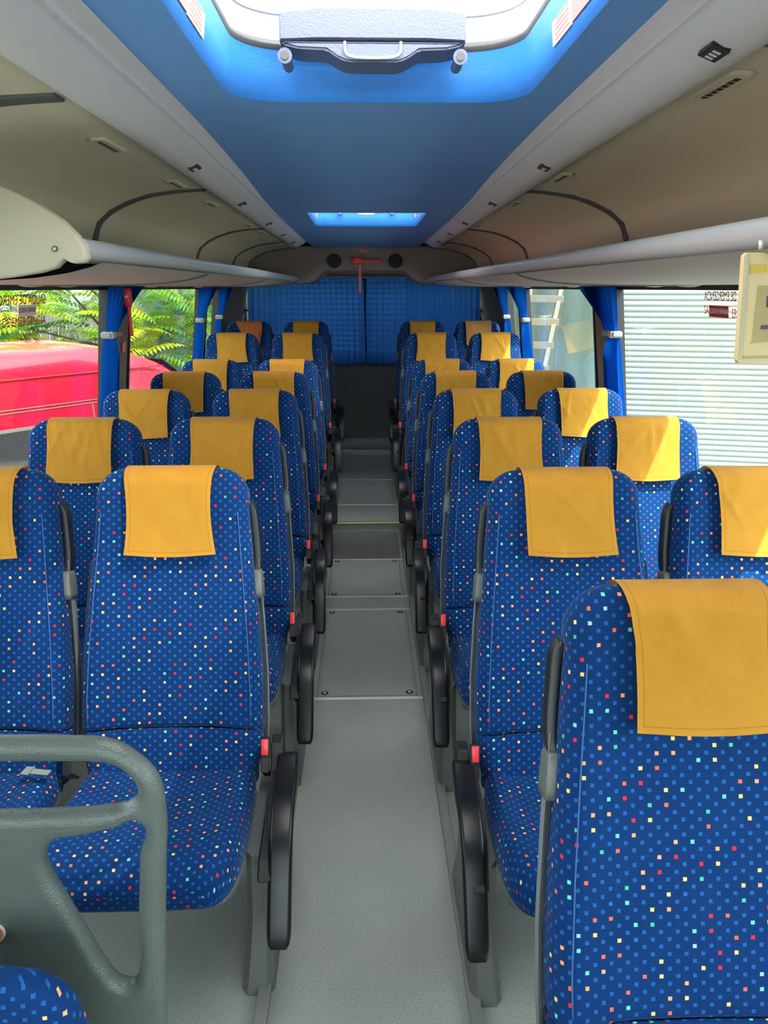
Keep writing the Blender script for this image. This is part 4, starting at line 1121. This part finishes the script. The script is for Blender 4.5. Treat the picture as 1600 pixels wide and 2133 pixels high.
# local x forward, y left; near side is y=0, body spans y 0..1.85 (left of travel = away from the bus)
def roofz(x): return interp([(-5.2, 1.92), (-4.8, 2.02), (-3, 2.07), (-.8, 2.06), (-.35, 2.0), (0, 1.88), (.35, 1.68), (.8, 1.36), (1.0, 1.2), (1.5, 1.1), (1.75, .95), (1.85, .7)], x)
bm = newb(); rings = []
for x in [-5.25, -5.2, -4.8, -4, -3, -2, -1.2, -.8, -.5, -.2, .05, .35, .6, .8, 1.0, 1.3, 1.5, 1.7, 1.82, 1.85]:
    zr = roofz(x); k = 0 if zr > 1.8 else .0; t_in = .10*max(0, min(1, (zr-1.0)))
    half = .93*(1 if x < 1.2 else 1-.18*(x-1.2)); sec_ = [(0, .35), (-.0, .6), (.0, 1.0), (.02, 1.25), (.05, min(1.62, zr*.8)), (.075, zr*.88), (.11, zr-.10), (.18, zr-.045), (.34, zr-.01), (.93, zr+.02)]
    if x < -5.22 or x > 1.84: half *= .9
    lefts = [(max(0, .93-half)+a, z) for a, z in sec_]; rights = [(1.86-a, z) for a, z in lefts[:-1][::-1]]
    rings.append([Vector((x, a, z)) for a, z in lefts+rights])
loft(bm, rings); bmesh.ops.recalc_face_normals(bm, faces=bm.faces)
obj('body', bm, 'van', van, angle=40)
def vpt(x, z): return Vector((x, interp([(.35, 0), (1.0, 0), (1.25, .02), (1.62, .05), (1.82, .075)], z)-.004, z))
def vwin(x0, x1, z0, z1, r=.07, name='side_window'):
    pts = rloop(x0, x1, z0, z1, r, 5)
    bm = newb(); loft(bm, [[vpt(x, z)+Vector((0, .02, 0)) for x, z in pts], [vpt(x, z)+Vector((0, -.004, 0)) for x, z in pts]]); bmesh.ops.recalc_face_normals(bm, faces=bm.faces)
    o = obj(name, bm, 'gasket', van, angle=40)
    pts = rloop(x0+.03, x1-.03, z0+.03, z1-.03, r*.7, 5)
    bm = newb(); loft(bm, [[vpt(x, z)+Vector((0, .0, 0)) for x, z in pts], [vpt(x, z)+Vector((0, -.007, 0)) for x, z in pts]]); bmesh.ops.recalc_face_normals(bm, faces=bm.faces)
    obj('pane', bm, 'vanglass', o, angle=40)
vwin(-4.6, -3.2, .75, 1.34); vwin(-3.0, -1.12, .75, 1.36); vwin(-.72, .25, .75, 1.38)
bm = newb()
for z in (1.50, 1.53):
    sweep(bm, [vpt(x, z) for x in (-5, -3, -1, .1)], .004, .004, .001, side=Vector((0, 1, 0)), seg=1)
sweep(bm, [vpt(-.93, z) for z in (.4, .9, 1.3, 1.49)], .005, .005, .001, seg=1)
obj('body_seam', bm, 'gasket', van, smooth=False)
bm = newb(); sweep(bm, [vpt(x, 1.80)+Vector((0, -.004, 0)) for x in (-5, -3, -1, 0)], .012, .006, .003, side=Vector((0, 1, 0)), seg=1); obj('roof_gutter', bm, 'van', van)
for x in (-4.2, 1.0):
    for y in (.12, 1.74):
        bm = newb(); cyl(bm, (x, y-.1, .33), (x, y+.1, .33), .33, 28); o = obj('wheel', bm, 'tyre', van, angle=40)
bm = newb(); pts = [(x, z) for x, z in ((.12, 1.80), (.35, 1.64), (.95, 1.20))]
A = [bm.verts.new((x+.015, y, z+.02)) for x, z in ((.10, 1.83), (.95, 1.22)) for y in (.2, 1.66)]
bm.faces.new((A[0], A[1], A[3], A[2])); obj('windscreen', bm, 'vanglass', van, smooth=False)

# ---------------------------------------------------------------- fence and foliage on the left
bm = newb(); fd = Vector((.78, .62, 0)).normalized(); base = Vector((-11, 8.2, GZ)); pl_ = 0
f_rings = []
k = 0
while k < 90:
    a = base+fd*(k*.14); b = a+fd*.128; h_ = 2.3+.05*math.sin(k*2.3); th_ = Vector((-.01, .02, 0))
    vs_ = [bm.verts.new(p) for p in (a, b, b+Vector((0, 0, h_)), a+Vector((0, 0, h_)))]; ws = [bm.verts.new(v.co+Vector((-.012, .015, 0))) for v in vs_]
    bm.faces.new(vs_); bm.faces.new(ws[::-1])
    for i in range(4): bm.faces.new((vs_[i], ws[i], ws[(i+1) % 4], vs_[(i+1) % 4]))
    k += 1
bmesh.ops.recalc_face_normals(bm, faces=bm.faces)
tag(obj('fence', bm, 'fence', smooth=False), 'grey timber fence behind the foliage on the left', 'fence')
def frond(bm, p, d, ln, rnd, mi):
    """pinnate leaf: arching midrib with paired leaflets"""
    side = d.cross(Vector((0, 0, 1))).normalized(); n = 13; pts = []
    q = p.copy(); dd = d.copy()
    for i in range(n+1):
        pts.append((q.copy(), dd.copy())); q = q+dd*(ln/n); dd = (dd+Vector((0, 0, -.085))).normalized()
    roll = rnd.uniform(-.4, .4)
    for i, (q, dd) in enumerate(pts):
        if i < n:
            a, b = q, pts[i+1][0]; o1 = side*.003
            f = bm.faces.new([bm.verts.new(v) for v in (a-o1, a+o1, b+o1, b-o1)]); f.material_index = mi
        if i < 2: continue
        ll = ln*.24*math.sin(PI*(.18+.72*i/n))
        upn = side.cross(dd).normalized()
        for s in (-1, 1):
            sd_ = (side*s*math.cos(roll*s)+upn*math.sin(roll*s)*.6+dd*.45+Vector((0, 0, -.22-.15*rnd.random()))).normalized()
            tip = q+sd_*ll; mid = q+sd_*ll*.45; wv = dd*ll*.15
            vs_ = [bm.verts.new(v) for v in (q, mid-wv+Vector((0, 0, .004)), tip, mid+wv+Vector((0, 0, .004)))]
            f = bm.faces.new(vs_); f.material_index = mi
def tree(x, y, label, seed, nf, spread, zc, zr, ln, mats, toward=True):
    rnd = random.Random(seed); t = thing('tree', label, 'tree', (x, y, GZ), group=None); off = Vector(t.location)
    bm = newb()
    for _ in range(nf):
        a = rnd.uniform(0, 2*PI); r_ = spread*math.sqrt(rnd.random())
        c = Vector((r_*math.cos(a), r_*math.sin(a)*.8, zc-GZ+rnd.uniform(-zr, zr)))
        ang = rnd.uniform(-2.9, -.2) if rnd.random() < .75 else rnd.uniform(0, PI)
        d = Vector((math.cos(ang), math.sin(ang), rnd.uniform(.05, .7))).normalized()
        frond(bm, c, d, ln*rnd.uniform(.7, 1.15), rnd, rnd.choice((0, 0, 1, 1, 2)))
    obj('foliage', bm, mats, t, smooth=False)
    bm = newb(); cyl(bm, (0, 0, 0), (0, 0, zc-GZ), .07, 10, .04)
    for _ in range(9):
        a = rnd.uniform(0, 2*PI); z0 = rnd.uniform(1.0, zc-GZ); cyl(bm, (0, 0, z0), (spread*.8*math.cos(a), spread*.7*math.sin(a), z0+rnd.uniform(.2, 1.0)), .022, 6, .008)
    obj('trunk', bm, 'bark', t)
mm = ['leaf', 'leaf2', 'leafdk']
tree(-5.1, 9.6, 'leafy tree with feathery pinnate leaves above the back of the red van', 5, 260, 1.5, H-.1, .95, .75, mm)
tree(-3.7, 11.4, 'feathery leaved tree above the roof of the red van, behind the tied curtain', 6, 280, 1.5, H-.1, 1.0, .8, mm)
tree(-2.4, 13.2, 'feathery leaved tree behind the front end of the red van', 7, 260, 1.4, H-.2, 1.1, .85, mm)
tree(-6.9, 12.2, 'dark tree rising behind the other foliage by the fence', 8, 300, 2.2, H+.6, 1.4, 1.0, ['leafdk', 'leaf', 'leafdk'])
tree(-2.9, 17.5, 'distant tree behind the rear left corner of the bus', 9, 300, 2.6, H+.3, 1.8, 1.2, ['leaf', 'leafdk', 'leaf2'])
